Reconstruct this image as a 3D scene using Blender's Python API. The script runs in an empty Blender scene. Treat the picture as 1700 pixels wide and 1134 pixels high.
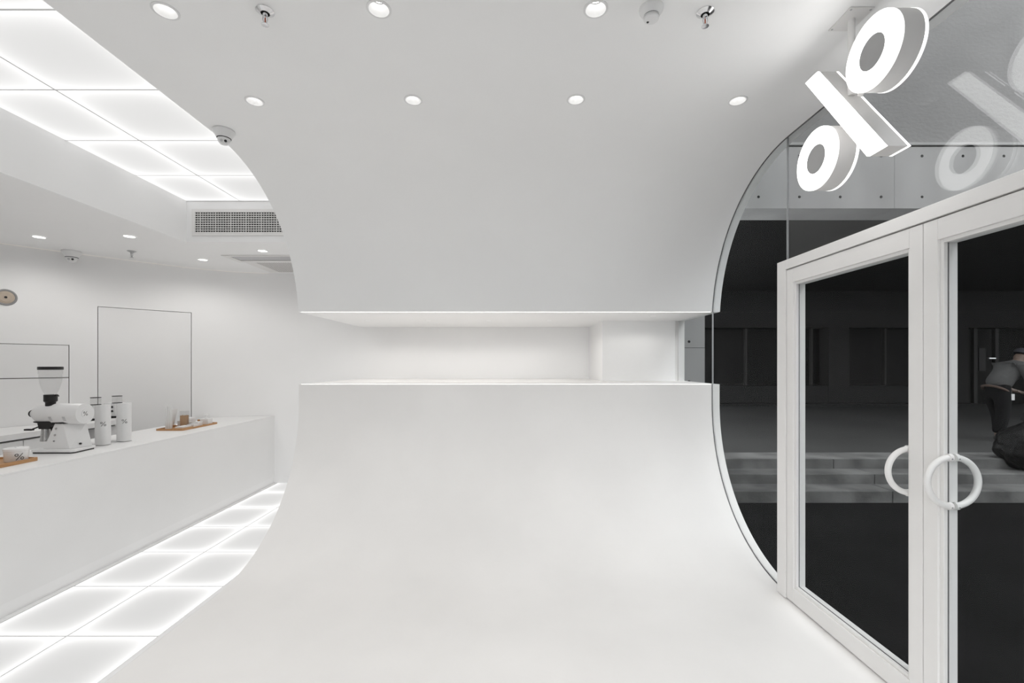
import bpy, bmesh, math, random
from mathutils import Vector, noise

# ------------------------------------------------------------------ scene, camera, sky, exposure
scene = bpy.context.scene
C = scene.collection
PI = math.pi

cam_d = bpy.data.cameras.new('camera')
cam = bpy.data.objects.new('camera', cam_d)
C.objects.link(cam)
cam.location = (0, 0, 1.5)
cam.rotation_euler = (PI / 2, 0, 0)
cam_d.sensor_width = 36
cam_d.lens = 16.0
cam_d.shift_y = 38 / 1700
cam_d.clip_start = 0.05
scene.camera = cam

world = bpy.data.worlds.new('overcast_sky')
scene.world = world
world.use_nodes = True
bg = world.node_tree.nodes['Background']
bg.inputs[0].default_value = (0.975, 0.985, 1.0, 1)
bg.inputs[1].default_value = 2.5

scene.view_settings.view_transform = 'Standard'
scene.view_settings.look = 'None'
scene.view_settings.exposure = 0.56
scene.view_settings.gamma = 1.0
scene.view_settings.use_curve_mapping = False
scene.cycles.max_bounces = 9
scene.cycles.diffuse_bounces = 6
scene.cycles.caustics_reflective = False
scene.cycles.transparent_max_bounces = 16

SPOT_W = 6.7          # each recessed downlight of the tunnel
SLOT_W = 2.9          # each fill lamp added inside the slot
SOFFIT_W = 6.0        # each downlight over the counter

# ------------------------------------------------------------------ materials
def mat(name, col, rough=0.5, metal=0.0, noise_amt=0.0, scale=6.0, bump=0.0, bscale=80.0,
        emit=None, estr=0.0, spec=0.5, col2=None, stretch=None):
    m = bpy.data.materials.new(name)
    m.use_nodes = True
    nt = m.node_tree
    b = nt.nodes['Principled BSDF']
    b.inputs['Base Color'].default_value = (*col, 1)
    b.inputs['Roughness'].default_value = rough
    b.inputs['Metallic'].default_value = metal
    b.inputs['Specular IOR Level'].default_value = spec
    tc = nt.nodes.new('ShaderNodeTexCoord')
    src = tc.outputs['Object']
    if stretch:
        mp = nt.nodes.new('ShaderNodeMapping')
        mp.inputs['Scale'].default_value = stretch
        nt.links.new(src, mp.inputs[0])
        src = mp.outputs[0]
    if noise_amt > 0 or col2:
        n = nt.nodes.new('ShaderNodeTexNoise')
        n.inputs['Scale'].default_value = scale
        n.inputs['Detail'].default_value = 6
        nt.links.new(src, n.inputs['Vector'])
        mx = nt.nodes.new('ShaderNodeMix')
        mx.data_type = 'RGBA'
        c2 = col2 or tuple(max(0, c * (1 - noise_amt)) for c in col)
        mx.inputs[6].default_value = (*col, 1)
        mx.inputs[7].default_value = (*c2, 1)
        rp = nt.nodes.new('ShaderNodeMapRange')
        rp.inputs[1].default_value = 0.35
        rp.inputs[2].default_value = 0.65
        nt.links.new(n.outputs[0], rp.inputs[0])
        nt.links.new(rp.outputs[0], mx.inputs[0])
        nt.links.new(mx.outputs[2], b.inputs['Base Color'])
    if bump > 0:
        n2 = nt.nodes.new('ShaderNodeTexNoise')
        n2.inputs['Scale'].default_value = bscale
        n2.inputs['Detail'].default_value = 5
        nt.links.new(src, n2.inputs['Vector'])
        bp = nt.nodes.new('ShaderNodeBump')
        bp.inputs['Strength'].default_value = bump
        bp.inputs['Distance'].default_value = 0.01
        nt.links.new(n2.outputs[0], bp.inputs['Height'])
        nt.links.new(bp.outputs[0], b.inputs['Normal'])
    if emit:
        b.inputs['Emission Color'].default_value = (*emit, 1)
        b.inputs['Emission Strength'].default_value = estr
    return m

def glass_mat(name, f0, graze, tint):
    m = bpy.data.materials.new(name)
    m.use_nodes = True
    nt = m.node_tree
    nt.nodes.clear()
    o = nt.nodes.new('ShaderNodeOutputMaterial')
    mix = nt.nodes.new('ShaderNodeMixShader')
    tr = nt.nodes.new('ShaderNodeBsdfTransparent')
    gl = nt.nodes.new('ShaderNodeBsdfGlossy')
    lw = nt.nodes.new('ShaderNodeLayerWeight')      # Schlick reflectance of a coated pane
    lw.inputs[0].default_value = 0.5
    pw = nt.nodes.new('ShaderNodeMath'); pw.operation = 'POWER'; pw.inputs[1].default_value = 5.0
    nt.links.new(lw.outputs['Facing'], pw.inputs[0])
    fr = nt.nodes.new('ShaderNodeMath'); fr.operation = 'MULTIPLY_ADD'
    fr.inputs[1].default_value = graze; fr.inputs[2].default_value = f0
    nt.links.new(pw.outputs[0], fr.inputs[0])
    tr.inputs[0].default_value = (*tint, 1)
    gl.inputs['Roughness'].default_value = 0.0
    nt.links.new(fr.outputs[0], mix.inputs[0])
    nt.links.new(tr.outputs[0], mix.inputs[1])
    nt.links.new(gl.outputs[0], mix.inputs[2])
    nt.links.new(mix.outputs[0], o.inputs[0])
    return m

def lit_panel_mat(name, centre, edge, hx, hy, hold, power):
    """edge-lit acrylic: brighter towards the LED strips along its rim"""
    m = bpy.data.materials.new(name)
    m.use_nodes = True
    nt = m.node_tree
    b = nt.nodes['Principled BSDF']
    b.inputs['Base Color'].default_value = (0.16, 0.16, 0.16, 1)
    b.inputs['Roughness'].default_value = 0.35
    b.inputs['Specular IOR Level'].default_value = 0.3
    tc = nt.nodes.new('ShaderNodeTexCoord')
    sep = nt.nodes.new('ShaderNodeSeparateXYZ')
    nt.links.new(tc.outputs['Object'], sep.inputs[0])
    def M(op, a, b_=None):
        n = nt.nodes.new('ShaderNodeMath')
        n.operation = op
        for i, v in enumerate((a, b_)):
            if v is None:
                continue
            if isinstance(v, (int, float)):
                n.inputs[i].default_value = v
            else:
                nt.links.new(v, n.inputs[i])
        return n.outputs[0]
    ax = M('SUBTRACT', hx, M('ABSOLUTE', sep.outputs[0]))
    ay = M('SUBTRACT', hy, M('ABSOLUTE', sep.outputs[1]))
    # light entering from each rim falls off with distance
    ex = M('EXPONENT', M('MULTIPLY', ax, -1.0 / hold))
    ey = M('EXPONENT', M('MULTIPLY', ay, -1.0 / hold))
    s = M('ADD', ex, ey)
    s = M('MINIMUM', s, 1.0)
    s = M('POWER', s, power)
    e = M('ADD', M('MULTIPLY', s, edge - centre), centre)
    b.inputs['Emission Color'].default_value = (1.0, 0.995, 0.985, 1)
    nt.links.new(e, b.inputs['Emission Strength'])
    return m

MT = dict(
    shell=mat('white_plaster', (0.92, 0.92, 0.918), 0.45, noise_amt=0.02, scale=1.5, bump=0.02, bscale=40, spec=0.3),
    shell_floor=mat('white_microcement', (0.885, 0.872, 0.86), 0.38, noise_amt=0.035, scale=1.8, bump=0.03, bscale=30, spec=0.35),
    paint=mat('white_paint', (0.90, 0.90, 0.90), 0.55, noise_amt=0.015, scale=2, spec=0.3),
    counter=mat('white_solid_surface', (0.87, 0.87, 0.868), 0.4, noise_amt=0.015, scale=4, spec=0.4),
    doorp=mat('white_laminate', (0.85, 0.85, 0.85), 0.5, noise_amt=0.01, scale=3, spec=0.3),
    frame=mat('white_powder_coat', (0.80, 0.79, 0.78), 0.4, noise_amt=0.01, scale=9),
    gasket=mat('dark_silicone', (0.12, 0.12, 0.125), 0.5, noise_amt=0.1),
    grey_alu=mat('grey_aluminium', (0.55, 0.55, 0.56), 0.35, 0.6, noise_amt=0.04, scale=20),
    bar=mat('pale_grey_bar', (0.74, 0.74, 0.74), 0.5, noise_amt=0.03),
    seam=mat('panel_joint', (0.30, 0.30, 0.30), 0.6, noise_amt=0.1),
    shadow_gap=mat('joint_brown', (0.16, 0.11, 0.08), 0.7, noise_amt=0.2),
    glass=glass_mat('clear_glass', 0.006, 0.06, (0.95, 0.96, 0.96)),
    transom=glass_mat('uncoated_glass', 0.045, 0.5, (0.93, 0.935, 0.935)),
    hopper=glass_mat('clear_acrylic', 0.02, 0.30, (0.965, 0.965, 0.965)),
    plastic=mat('white_plastic', (0.80, 0.80, 0.80), 0.35, noise_amt=0.01, scale=30),
    lens=mat('lamp_lens', (0.9, 0.9, 0.9), 0.4, noise_amt=0.01, emit=(1.0, 0.985, 0.96), estr=4.2),
    disc=mat('flush_lamp_lens', (0.9, 0.9, 0.9), 0.4, noise_amt=0.01, emit=(1.0, 0.985, 0.96), estr=2.2),
    sign=mat('lit_sign_acrylic', (0.9, 0.9, 0.9), 0.4, noise_amt=0.01, emit=(1.0, 0.995, 0.985), estr=2.6),
    sign_rim=mat('sign_acrylic_edge', (0.9, 0.9, 0.9), 0.4, noise_amt=0.01, emit=(1.0, 0.995, 0.985), estr=0.7),
    sign_body=mat('sign_white_metal', (0.72, 0.71, 0.70), 0.4, noise_amt=0.03, scale=8),
    sign_core=mat('sign_grey_disc', (0.42, 0.42, 0.42), 0.45, noise_amt=0.05, scale=12),
    chrome=mat('chrome', (0.75, 0.75, 0.76), 0.18, 1.0, noise_amt=0.03, scale=20),
    steel=mat('brushed_steel', (0.62, 0.61, 0.60), 0.25, 1.0, noise_amt=0.12, scale=30, stretch=(1, 1, 0.1)),
    bulb=mat('red_glass_bulb', (0.55, 0.12, 0.05), 0.2, noise_amt=0.1),
    black=mat('black_plastic', (0.012, 0.011, 0.011), 0.45, noise_amt=0.2, scale=20),
    ink=mat('black_print', (0.02, 0.018, 0.018), 0.6, noise_amt=0.1),
    white_body=mat('white_enamel', (0.82, 0.82, 0.82), 0.3, noise_amt=0.01, scale=9),
    wood=mat('light_wood', (0.55, 0.31, 0.14), 0.5, col2=(0.42, 0.22, 0.09), scale=9, stretch=(14, 1.2, 14)),
    stick=mat('birch_wood', (0.62, 0.42, 0.26), 0.6, col2=(0.50, 0.31, 0.17), scale=14, stretch=(20, 20, 1)),
    paper=mat('white_paper', (0.82, 0.82, 0.82), 0.7, noise_amt=0.03, scale=40),
    ceramic=mat('white_ceramic', (0.84, 0.84, 0.84), 0.22, noise_amt=0.01),
    speaker=mat('beige_speaker', (0.50, 0.42, 0.34), 0.5, noise_amt=0.06, scale=30),
    concrete=mat('cast_concrete', (0.3892, 0.3892, 0.3853), 0.75, col2=(0.3113, 0.3113, 0.3074), scale=1.1, bump=0.12, bscale=14, stretch=(1.4, 1, 0.45)),
    stucco=mat('rough_render', (0.2217, 0.2217, 0.2202), 0.85, col2=(0.1967, 0.1967, 0.1953), scale=1.3, bump=0.55, bscale=17, stretch=(1, 1, 1.5)),
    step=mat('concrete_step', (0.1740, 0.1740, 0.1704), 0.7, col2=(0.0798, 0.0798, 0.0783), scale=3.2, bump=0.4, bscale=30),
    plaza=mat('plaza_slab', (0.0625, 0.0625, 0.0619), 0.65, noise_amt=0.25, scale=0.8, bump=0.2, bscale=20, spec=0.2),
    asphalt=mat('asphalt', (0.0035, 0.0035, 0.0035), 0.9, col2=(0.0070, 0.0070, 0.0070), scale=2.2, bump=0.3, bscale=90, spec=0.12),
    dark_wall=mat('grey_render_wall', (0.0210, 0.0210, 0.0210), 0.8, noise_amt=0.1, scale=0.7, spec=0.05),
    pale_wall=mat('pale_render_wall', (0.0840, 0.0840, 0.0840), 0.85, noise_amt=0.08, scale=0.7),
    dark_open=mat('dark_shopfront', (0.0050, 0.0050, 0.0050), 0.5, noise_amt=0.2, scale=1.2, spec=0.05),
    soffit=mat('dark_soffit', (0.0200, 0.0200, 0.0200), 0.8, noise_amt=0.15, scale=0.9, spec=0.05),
    mullion=mat('grey_mullion', (0.0300, 0.0300, 0.0300), 0.5, noise_amt=0.1, spec=0.05),
    hole=mat('tie_hole', (0.012, 0.012, 0.012), 0.9, noise_amt=0.2),
    skin=mat('skin', (0.1000, 0.0675, 0.0525), 0.55, noise_amt=0.08, scale=20),
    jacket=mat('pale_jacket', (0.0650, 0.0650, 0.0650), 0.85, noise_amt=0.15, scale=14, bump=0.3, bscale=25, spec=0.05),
    trouser=mat('dark_trousers', (0.0060, 0.0060, 0.0065), 0.85, noise_amt=0.2, scale=14, spec=0.05),
    trimc=mat('brown_hem', (0.05, 0.03, 0.022), 0.8, noise_amt=0.1),
    cap=mat('dark_cap', (0.03, 0.03, 0.035), 0.8, noise_amt=0.2, spec=0.05),
    badge=mat('white_badge', (0.4, 0.4, 0.4), 0.4, noise_amt=0.05),
    bag=mat('black_bin_bag', (0.005, 0.005, 0.005), 0.55, noise_amt=0.2, bump=0.5, bscale=9, spec=0.15),
    slot_led=mat('slot_led_diffuser', (0.9, 0.88, 0.85), 0.5, noise_amt=0.01, emit=(1.0, 0.97, 0.93), estr=2.0),
    fill_lens=mat('slot_fill_lens', (0.9, 0.9, 0.9), 0.4, noise_amt=0.01, emit=(1.0, 0.985, 0.96), estr=0.2),
    led=mat('cove_led_diffuser', (0.9, 0.88, 0.85), 0.5, noise_amt=0.01, emit=(1.0, 0.88, 0.76), estr=0.12),
)

# ------------------------------------------------------------------ mesh helpers
class MB:
    def __init__(self):
        self.v, self.f = [], []
    def add(self, vs, fs):
        k = len(self.v)
        self.v += [tuple(p) for p in vs]
        self.f += [tuple(i + k for i in q) for q in fs]
        return self
    def box(self, x0, x1, y0, y1, z0, z1):
        vs = [(x, y, z) for x in (x0, x1) for y in (y0, y1) for z in (z0, z1)]
        return self.add(vs, [(0, 1, 3, 2), (4, 6, 7, 5), (0, 4, 5, 1), (2, 3, 7, 6), (0, 2, 6, 4), (1, 5, 7, 3)])
    def prism(self, poly, axis, a, b):
        """poly: 2-D points; axis x: (y,z), y: (x,z), z: (x,y)"""
        def P(p, t):
            return {'x': (t, p[0], p[1]), 'y': (p[0], t, p[1]), 'z': (p[0], p[1], t)}[axis]
        n = len(poly)
        vs = [P(p, a) for p in poly] + [P(p, b) for p in poly]
        fs = [tuple(range(n - 1, -1, -1)), tuple(range(n, 2 * n))]
        fs += [(i, (i + 1) % n, n + (i + 1) % n, n + i) for i in range(n)]
        return self.add(vs, fs)
    def lathe(self, c, prof, axis='z', n=32):
        """prof: (radius, offset along axis); 0 radius closes"""
        rings, vs, fs = [], [], []
        def P(r, t, a):
            u, w = r * math.cos(a), r * math.sin(a)
            d = {'z': (u, w, t), 'x': (t, u, w), 'y': (w, t, u)}[axis]
            return (c[0] + d[0], c[1] + d[1], c[2] + d[2])
        for r, t in prof:
            if r <= 1e-6:
                rings.append([len(vs)])
                vs.append(P(0, t, 0))
            else:
                rings.append(list(range(len(vs), len(vs) + n)))
                vs += [P(r, t, 2 * PI * k / n) for k in range(n)]
        for A, B in zip(rings, rings[1:]):
            for k in range(n):
                k2 = (k + 1) % n
                if len(A) == 1 and len(B) == 1:
                    continue
                if len(A) == 1:
                    fs.append((A[0], B[k2], B[k]))
                elif len(B) == 1:
                    fs.append((A[k], A[k2], B[0]))
                else:
                    fs.append((A[k], A[k2], B[k2], B[k]))
        return self.add(vs, fs)
    def tube(self, pts, r, closed=False, n=12, caps=True):
        pts = [Vector(p) for p in pts]
        m = len(pts)
        rs = r if isinstance(r, (list, tuple)) else [r] * m
        vs, fs = [], []
        prev = None
        for i, p in enumerate(pts):
            if closed:
                t = (pts[(i + 1) % m] - pts[i - 1]).normalized()
            else:
                t = (pts[min(i + 1, m - 1)] - pts[max(i - 1, 0)]).normalized()
            if prev is None:
                a = Vector((0, 0, 1)) if abs(t.z) < 0.9 else Vector((1, 0, 0))
                u = t.cross(a).normalized()
            else:
                u = (prev - t * prev.dot(t)).normalized()
            prev = u
            w = t.cross(u)
            vs += [tuple(p + (u * math.cos(2 * PI * k / n) + w * math.sin(2 * PI * k / n)) * rs[i]) for k in range(n)]
        for i in range(m if closed else m - 1):
            j = (i + 1) % m
            for k in range(n):
                k2 = (k + 1) % n
                fs.append((i * n + k, i * n + k2, j * n + k2, j * n + k))
        if not closed and caps:
            fs.append(tuple(range(n - 1, -1, -1)))
            fs.append(tuple(range((m - 1) * n, m * n)))
        return self.add(vs, fs)

def wloc(o):
    v = Vector((0, 0, 0))
    while o is not None:
        v += o.location
        o = o.parent
    return v

def obj(name, mb, m, parent=None, smooth=None, bevel=0.0, origin=None):
    """mesh object from world-space geometry; smooth = sharp-edge angle in degrees"""
    off = wloc(parent) if parent else Vector((0, 0, 0))
    org = Vector(origin) if origin else off
    me = bpy.data.meshes.new(name)
    me.from_pydata([tuple(Vector(v) - org) for v in mb.v], [], mb.f)
    bm = bmesh.new()
    bm.from_mesh(me)
    bmesh.ops.recalc_face_normals(bm, faces=bm.faces)
    if bevel > 0:
        es = [e for e in bm.edges if len(e.link_faces) == 2 and e.calc_face_angle() > math.radians(30)]
        bmesh.ops.bevel(bm, geom=es, offset=bevel, segments=2, profile=0.5, affect='EDGES')
    bm.to_mesh(me)
    bm.free()
    me.materials.append(MT[m] if isinstance(m, str) else m)
    o = bpy.data.objects.new(name, me)
    C.objects.link(o)
    if parent:
        o.parent = parent
        o.location = org - off
    elif origin:
        o.location = org
    if smooth:
        me.polygons.foreach_set('use_smooth', [True] * len(me.polygons))
        me.set_sharp_from_angle(angle=math.radians(smooth))
    return o

def tag(o, label=None, cat=None, group=None, kind=None):
    if label: o['label'] = label
    if cat: o['category'] = cat
    if group: o['group'] = group
    if kind: o['kind'] = kind
    return o

def empty(name, loc, label=None, cat=None, group=None, kind=None):
    o = bpy.data.objects.new(name, None)
    o.empty_display_size = 0.05
    C.objects.link(o)
    o.location = loc
    return tag(o, label, cat, group, kind)

def dup(root, loc, label):
    r = root.copy()
    C.objects.link(r)
    r.location = loc
    r['label'] = label
    for ch in [c for c in root.children if c.type != 'LIGHT']:
        c = ch.copy()
        C.objects.link(c)
        c.parent = r
        for g in ch.children:
            d = g.copy()
            C.objects.link(d)
            d.parent = c
    return r

def struct(name, mb, m, label, cat, parent=None, smooth=None, bevel=0.0):
    o = obj(name, mb, m, parent, smooth, bevel)
    if parent is None:
        tag(o, label, cat, None, 'structure')
    return o

def arc(cx, cy, r, a0, a1, n):
    return [(cx + r * math.cos(math.radians(a0 + (a1 - a0) * i / n)),
             cy + r * math.sin(math.radians(a0 + (a1 - a0) * i / n))) for i in range(n + 1)]

def rrect(x0, x1, y0, y1, r, n=6):
    return (arc(x1 - r, y1 - r, r, 0, 90, n) + arc(x0 + r, y1 - r, r, 90, 180, n)
            + arc(x0 + r, y0 + r, r, 180, 270, n) + arc(x1 - r, y0 + r, r, 270, 360, n))

# ------------------------------------------------------------------ main dimensions (metres; x right, y into the picture)
XL, XR, XG = -1.92, 1.87, 1.81          # tunnel ends, glass plane
YB, RC = 4.10, 1.15                     # tunnel back, curve radius
ZC = 2.99                               # tunnel ceiling
ZS0, ZS1 = 1.321, 1.972                 # slot in the back
YE = 5.77                               # end wall
YN = -2.2                               # wall behind the camera
CX, CFX, PXL = -2.967, -3.0, -1.95      # lit floor left edge, counter front, lit floor right edge

def upper_curve(n=56):
    a1 = math.degrees(math.asin((ZS1 - (ZC - RC)) / RC))
    return arc(YB - RC, ZC - RC, RC, 90, a1, n)

def lower_curve(n=56):
    a1 = math.degrees(math.asin((ZS0 - RC) / RC)) if ZS0 < RC else 0
    pts = arc(YB - RC, RC, RC, -90, 0, n)
    return pts + [(YB, ZS0)]

# ------------------------------------------------------------------ the tunnel: ceiling (upper half) and floor (lower half)
shell_lights = [(-1.46, 1.918), (-0.558, 1.908), (0.351, 1.908),
                (-1.456, 2.576), (-0.557, 2.565), (0.359, 2.560), (1.275, 2.570),
                (-1.458, 0.30), (-0.557, 0.30), (0.355, 0.30), (1.275, 0.30)]  # this near row is unseen, added to light the tunnel

up = [(YN, ZC)] + upper_curve() + [(YE, ZS1), (YE, 3.25), (YN, 3.25)]
ceil_o = struct('ceiling', MB().prism(up, 'x', XL, XR), 'shell',
                'smooth white curved ceiling sweeping down into the back of the tunnel', 'ceiling')
cutters = []
for (x, y) in shell_lights:
    cut = obj('cutter', MB().lathe((x, y, ZC), [(0, -0.05), (0.0445, -0.05), (0.0445, 0.075), (0, 0.075)], n=32), 'shell')
    md = ceil_o.modifiers.new('hole', 'BOOLEAN')
    md.operation = 'DIFFERENCE'
    md.solver = 'EXACT'
    md.object = cut
    cutters.append(cut)
dg = bpy.context.evaluated_depsgraph_get()
new_me = bpy.data.meshes.new_from_object(ceil_o.evaluated_get(dg))
ceil_o.modifiers.clear()
ceil_o.data = new_me
for cut in cutters:
    bpy.data.objects.remove(cut, do_unlink=True)
new_me.polygons.foreach_set('use_smooth', [True] * len(new_me.polygons))
new_me.set_sharp_from_angle(angle=math.radians(20))

lo = [(YN, 0)] + lower_curve() + [(YE, ZS0), (YE, -0.2), (YN, -0.2)]
struct('floor', MB().prism(lo, 'x', XL, XR), 'shell_floor',
       'smooth off white floor curving up into the lower back wall', 'floor', smooth=20)

# end wall behind the slot, short return at its right, wall behind the camera
struct('wall_end', MB().box(-2.74, XR, YE, YE + 0.15, -0.2, 3.3), 'paint',
       'plain white end wall past the counter and behind the slot', 'wall')
struct('wall_return', MB().box(0.977, 1.765, 4.92, YE, ZS0, ZS1), 'shell',
       'white return wall closing the right end of the slot', 'wall')
struct('trim_1', MB().box(1.767, 1.80, 4.945, 5.05, ZS0, ZS1), 'frame',
       'slim white jamb between the slot wall and the glass', 'trim')
struct('trim_2', MB().box(1.802, XR, 4.935, YE, ZS0, ZS1), 'frame',
       'white outer reveal beyond the slot glass', 'trim')
struct('wall_rear', MB().box(-5.7, XL, YN - 0.15, YN, -0.2, 3.3), 'paint',
       'white wall at the near end of the counter room', 'wall')
# glazing added behind the viewpoint to bring fill daylight into the tunnel
w4 = empty('window_fill', (0, YN - .05, 0), 'glazing added at the unseen near end of the tunnel for fill daylight', 'window', None, 'structure')
for k in range(5):
    xx = XL + .001 + k * (XR - XL - .062) / 4
    obj('mullion', MB().box(xx, xx + .06, YN - .10, YN, 0.0, ZC), 'frame', w4)
for k in range(4):
    x0 = XL + .061 + k * (XR - XL - .062) / 4
    x1 = XL + .001 + (k + 1) * (XR - XL - .062) / 4
    obj('pane', MB().box(x0, x1, YN - .055, YN - .045, 0.0, ZC), 'glass', w4)

# light lines just inside the slot lips
sl = empty('slot_light', (0, 4.2, ZS1), 'thin warm light line under the upper lip of the slot', 'light')
obj('diffuser', MB().box(XL + .02, 1.79, YB + .002, YB + .018, ZS1 - .0012, ZS1 - .0002), 'slot_led', sl)
sl = empty('slot_light', (0, 4.2, ZS0), 'thin warm light line on the lower lip of the slot', 'light')
obj('diffuser', MB().box(XL + .02, 1.79, YB + .002, YB + .018, ZS0 + .0002, ZS0 + .0012), 'slot_led', sl)

# ------------------------------------------------------------------ counter room: curved wall with flush doors
ctrl = [(-2.30, 5.77), (-2.73, 5.77), (-3.10, 5.735), (-3.45, 5.645), (-3.78, 5.46), (-4.02, 5.24), (-4.25, 5.00),
        (-4.57, 4.66), (-4.86, 4.31), (-5.14, 3.88), (-5.38, 3.38), (-5.5, 2.8), (-5.55, 2.0), (-5.55, YN), (-5.55, YN - 1)]
def catmull(P, n=10):
    out = []
    for i in range(1, len(P) - 2):
        p0, p1, p2, p3 = [Vector(p) for p in P[i - 1:i + 3]]
        for k in range(n):
            t = k / n
            out.append(0.5 * ((2 * p1) + (p2 - p0) * t + (2 * p0 - 5 * p1 + 4 * p2 - p3) * t * t + (3 * p1 - p0 - 3 * p2 + p3) * t ** 3))
    out.append(Vector(P[-2]))
    return out
WP = catmull(ctrl)
WS = [0.0]
for a, b in zip(WP, WP[1:]):
    WS.append(WS[-1] + (b - a).length)
def wall_at(s):
    for i in range(len(WS) - 1):
        if WS[i] <= s <= WS[i + 1] + 1e-9:
            t = (s - WS[i]) / (WS[i + 1] - WS[i])
            return WP[i].lerp(WP[i + 1], t), (WP[i + 1] - WP[i]).normalized()
    return WP[-1], (WP[-1] - WP[-2]).normalized()
def wall_s(ratio):
    """arc length where the wall lies at x / y = ratio"""
    best = min(range(2000), key=lambda k: abs(wall_at(WS[-1] * k / 2000 * 0.75)[0].x / max(wall_at(WS[-1] * k / 2000 * 0.75)[0].y, .1) - ratio))
    return WS[-1] * best / 2000 * 0.75
def wall_pt(s, d, z):
    p, t = wall_at(s)
    n = Vector((-t.y, t.x)) * -1      # into the room is +
    c = Vector((-3.0, 2.0)) - p
    if n.dot(c) < 0:
        n = -n
    q = p + n * d
    return (q.x, q.y, z)

sA0, sA1 = wall_s(-0.704), wall_s(-0.9105)
sB0, sB1 = wall_s(-0.9727), wall_s(-0.9727) + 1.25
ZW = 2.65
openings = [(sA0, sA1, -0.06, 2.118), (sB0, sB1, -0.06, 1.70)]
sb = sorted(set([0.0, WS[-1]] + [round(s, 5) for s in WS] + [sA0, sA1, sB0, sB1]))
zb = [-0.06, 1.70, 2.118, ZW + 0.05]
mb = MB()
for s0, s1 in zip(sb, sb[1:]):
    for z0, z1 in zip(zb, zb[1:]):
        sm, zm = (s0 + s1) / 2, (z0 + z1) / 2
        hole = any(a < sm < b and c < zm < d for a, b, c, d in openings)
        d = -0.05 if hole else 0.0
        mb.add([wall_pt(s0, d, z0), wall_pt(s1, d, z0), wall_pt(s1, d, z1), wall_pt(s0, d, z1)], [(0, 1, 2, 3)])
for a, b, c, d in openings:
    for s in (a, b):
        mb.add([wall_pt(s, 0, c), wall_pt(s, -0.05, c), wall_pt(s, -0.05, d), wall_pt(s, 0, d)], [(0, 1, 2, 3)])
    ss = [s for s in sb if a <= s <= b]
    for s0, s1 in zip(ss, ss[1:]):
        mb.add([wall_pt(s0, 0, d), wall_pt(s1, 0, d), wall_pt(s1, -0.05, d), wall_pt(s0, -0.05, d)], [(0, 1, 2, 3)])
wl = struct('wall_left', mb, 'paint', 'curved white wall sweeping behind the service counter', 'wall')
me = wl.data
bm = bmesh.new(); bm.from_mesh(me)
bmesh.ops.remove_doubles(bm, verts=bm.verts, dist=1e-5)
bmesh.ops.recalc_face_normals(bm, faces=bm.faces)
bm.to_mesh(me); bm.free()
me.polygons.foreach_set('use_smooth', [True] * len(me.polygons))
me.set_sharp_from_angle(angle=math.radians(25))

def leaf_panel(s0, s1, z0, z1, n=10, d0=-0.045, d1=0.0):
    m_ = MB()
    vs = []
    for k in range(n + 1):
        s = s0 + (s1 - s0) * k / n
        vs += [wall_pt(s, d1, z0), wall_pt(s, d1, z1), wall_pt(s, d0, z1), wall_pt(s, d0, z0)]
    fs = []
    for k in range(n):
        a, b = 4 * k, 4 * k + 4
        fs += [(a + i, a + (i + 1) % 4, b + (i + 1) % 4, b + i) for i in range(4)]
    fs += [(3, 2, 1, 0), (4 * n, 4 * n + 1, 4 * n + 2, 4 * n + 3)]
    return m_.add(vs, fs)
G = 0.0055
def backing(s0, s1, z1, parent):
    obj('joint_backing', leaf_panel(s0 + .0005, s1 - .0005, 0.005, z1 - .0005, d0=-0.0495, d1=-0.047), 'shadow_gap', parent)
d1 = empty('door_1', (*wall_pt((sA0 + sA1) / 2, 0, 0)[:2], 0), 'tall flush white door in the curved wall behind the counter', 'door', None, 'structure')
obj('door_leaf', leaf_panel(sA0 + G, sA1 - G, 0.012, 2.118 - G), 'doorp', d1, smooth=30)
backing(sA0, sA1, 2.118, d1)
d2 = empty('door_2', (*wall_pt((sB0 + sB1) / 2, 0, 0)[:2], 0), 'low flush white cupboard front split across its middle, left of the tall door', 'door', None, 'structure')
obj('upper_panel', leaf_panel(sB0 + G, sB1 - G, 1.368, 1.70 - G), 'doorp', d2, smooth=30)
obj('lower_panel', leaf_panel(sB0 + G, sB1 - G, 0.012, 1.360), 'doorp', d2, smooth=30)
backing(sB0, sB1, 1.70, d2)

# soffit, recess with luminous panels
ZCO = 3.035
sof = [(-5.75, YN), (-3.06, YN), (-3.06, 4.28), (XL - 0.001, 4.28), (XL - 0.001, YE - 0.001), (-2.7, YE + 0.1), (-5.75, YE + 0.1)]
struct('ceiling_soffit', MB().prism(sof, 'z', ZW, 3.3), 'paint',
       'lower white ceiling over the counter with a long recess', 'ceiling')
struct('ceiling_recess', MB().box(-3.06, XL - 0.001, YN, 4.28, 3.10, 3.3), 'paint',
       'top of the ceiling recess above the lit panels', 'ceiling')

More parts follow.
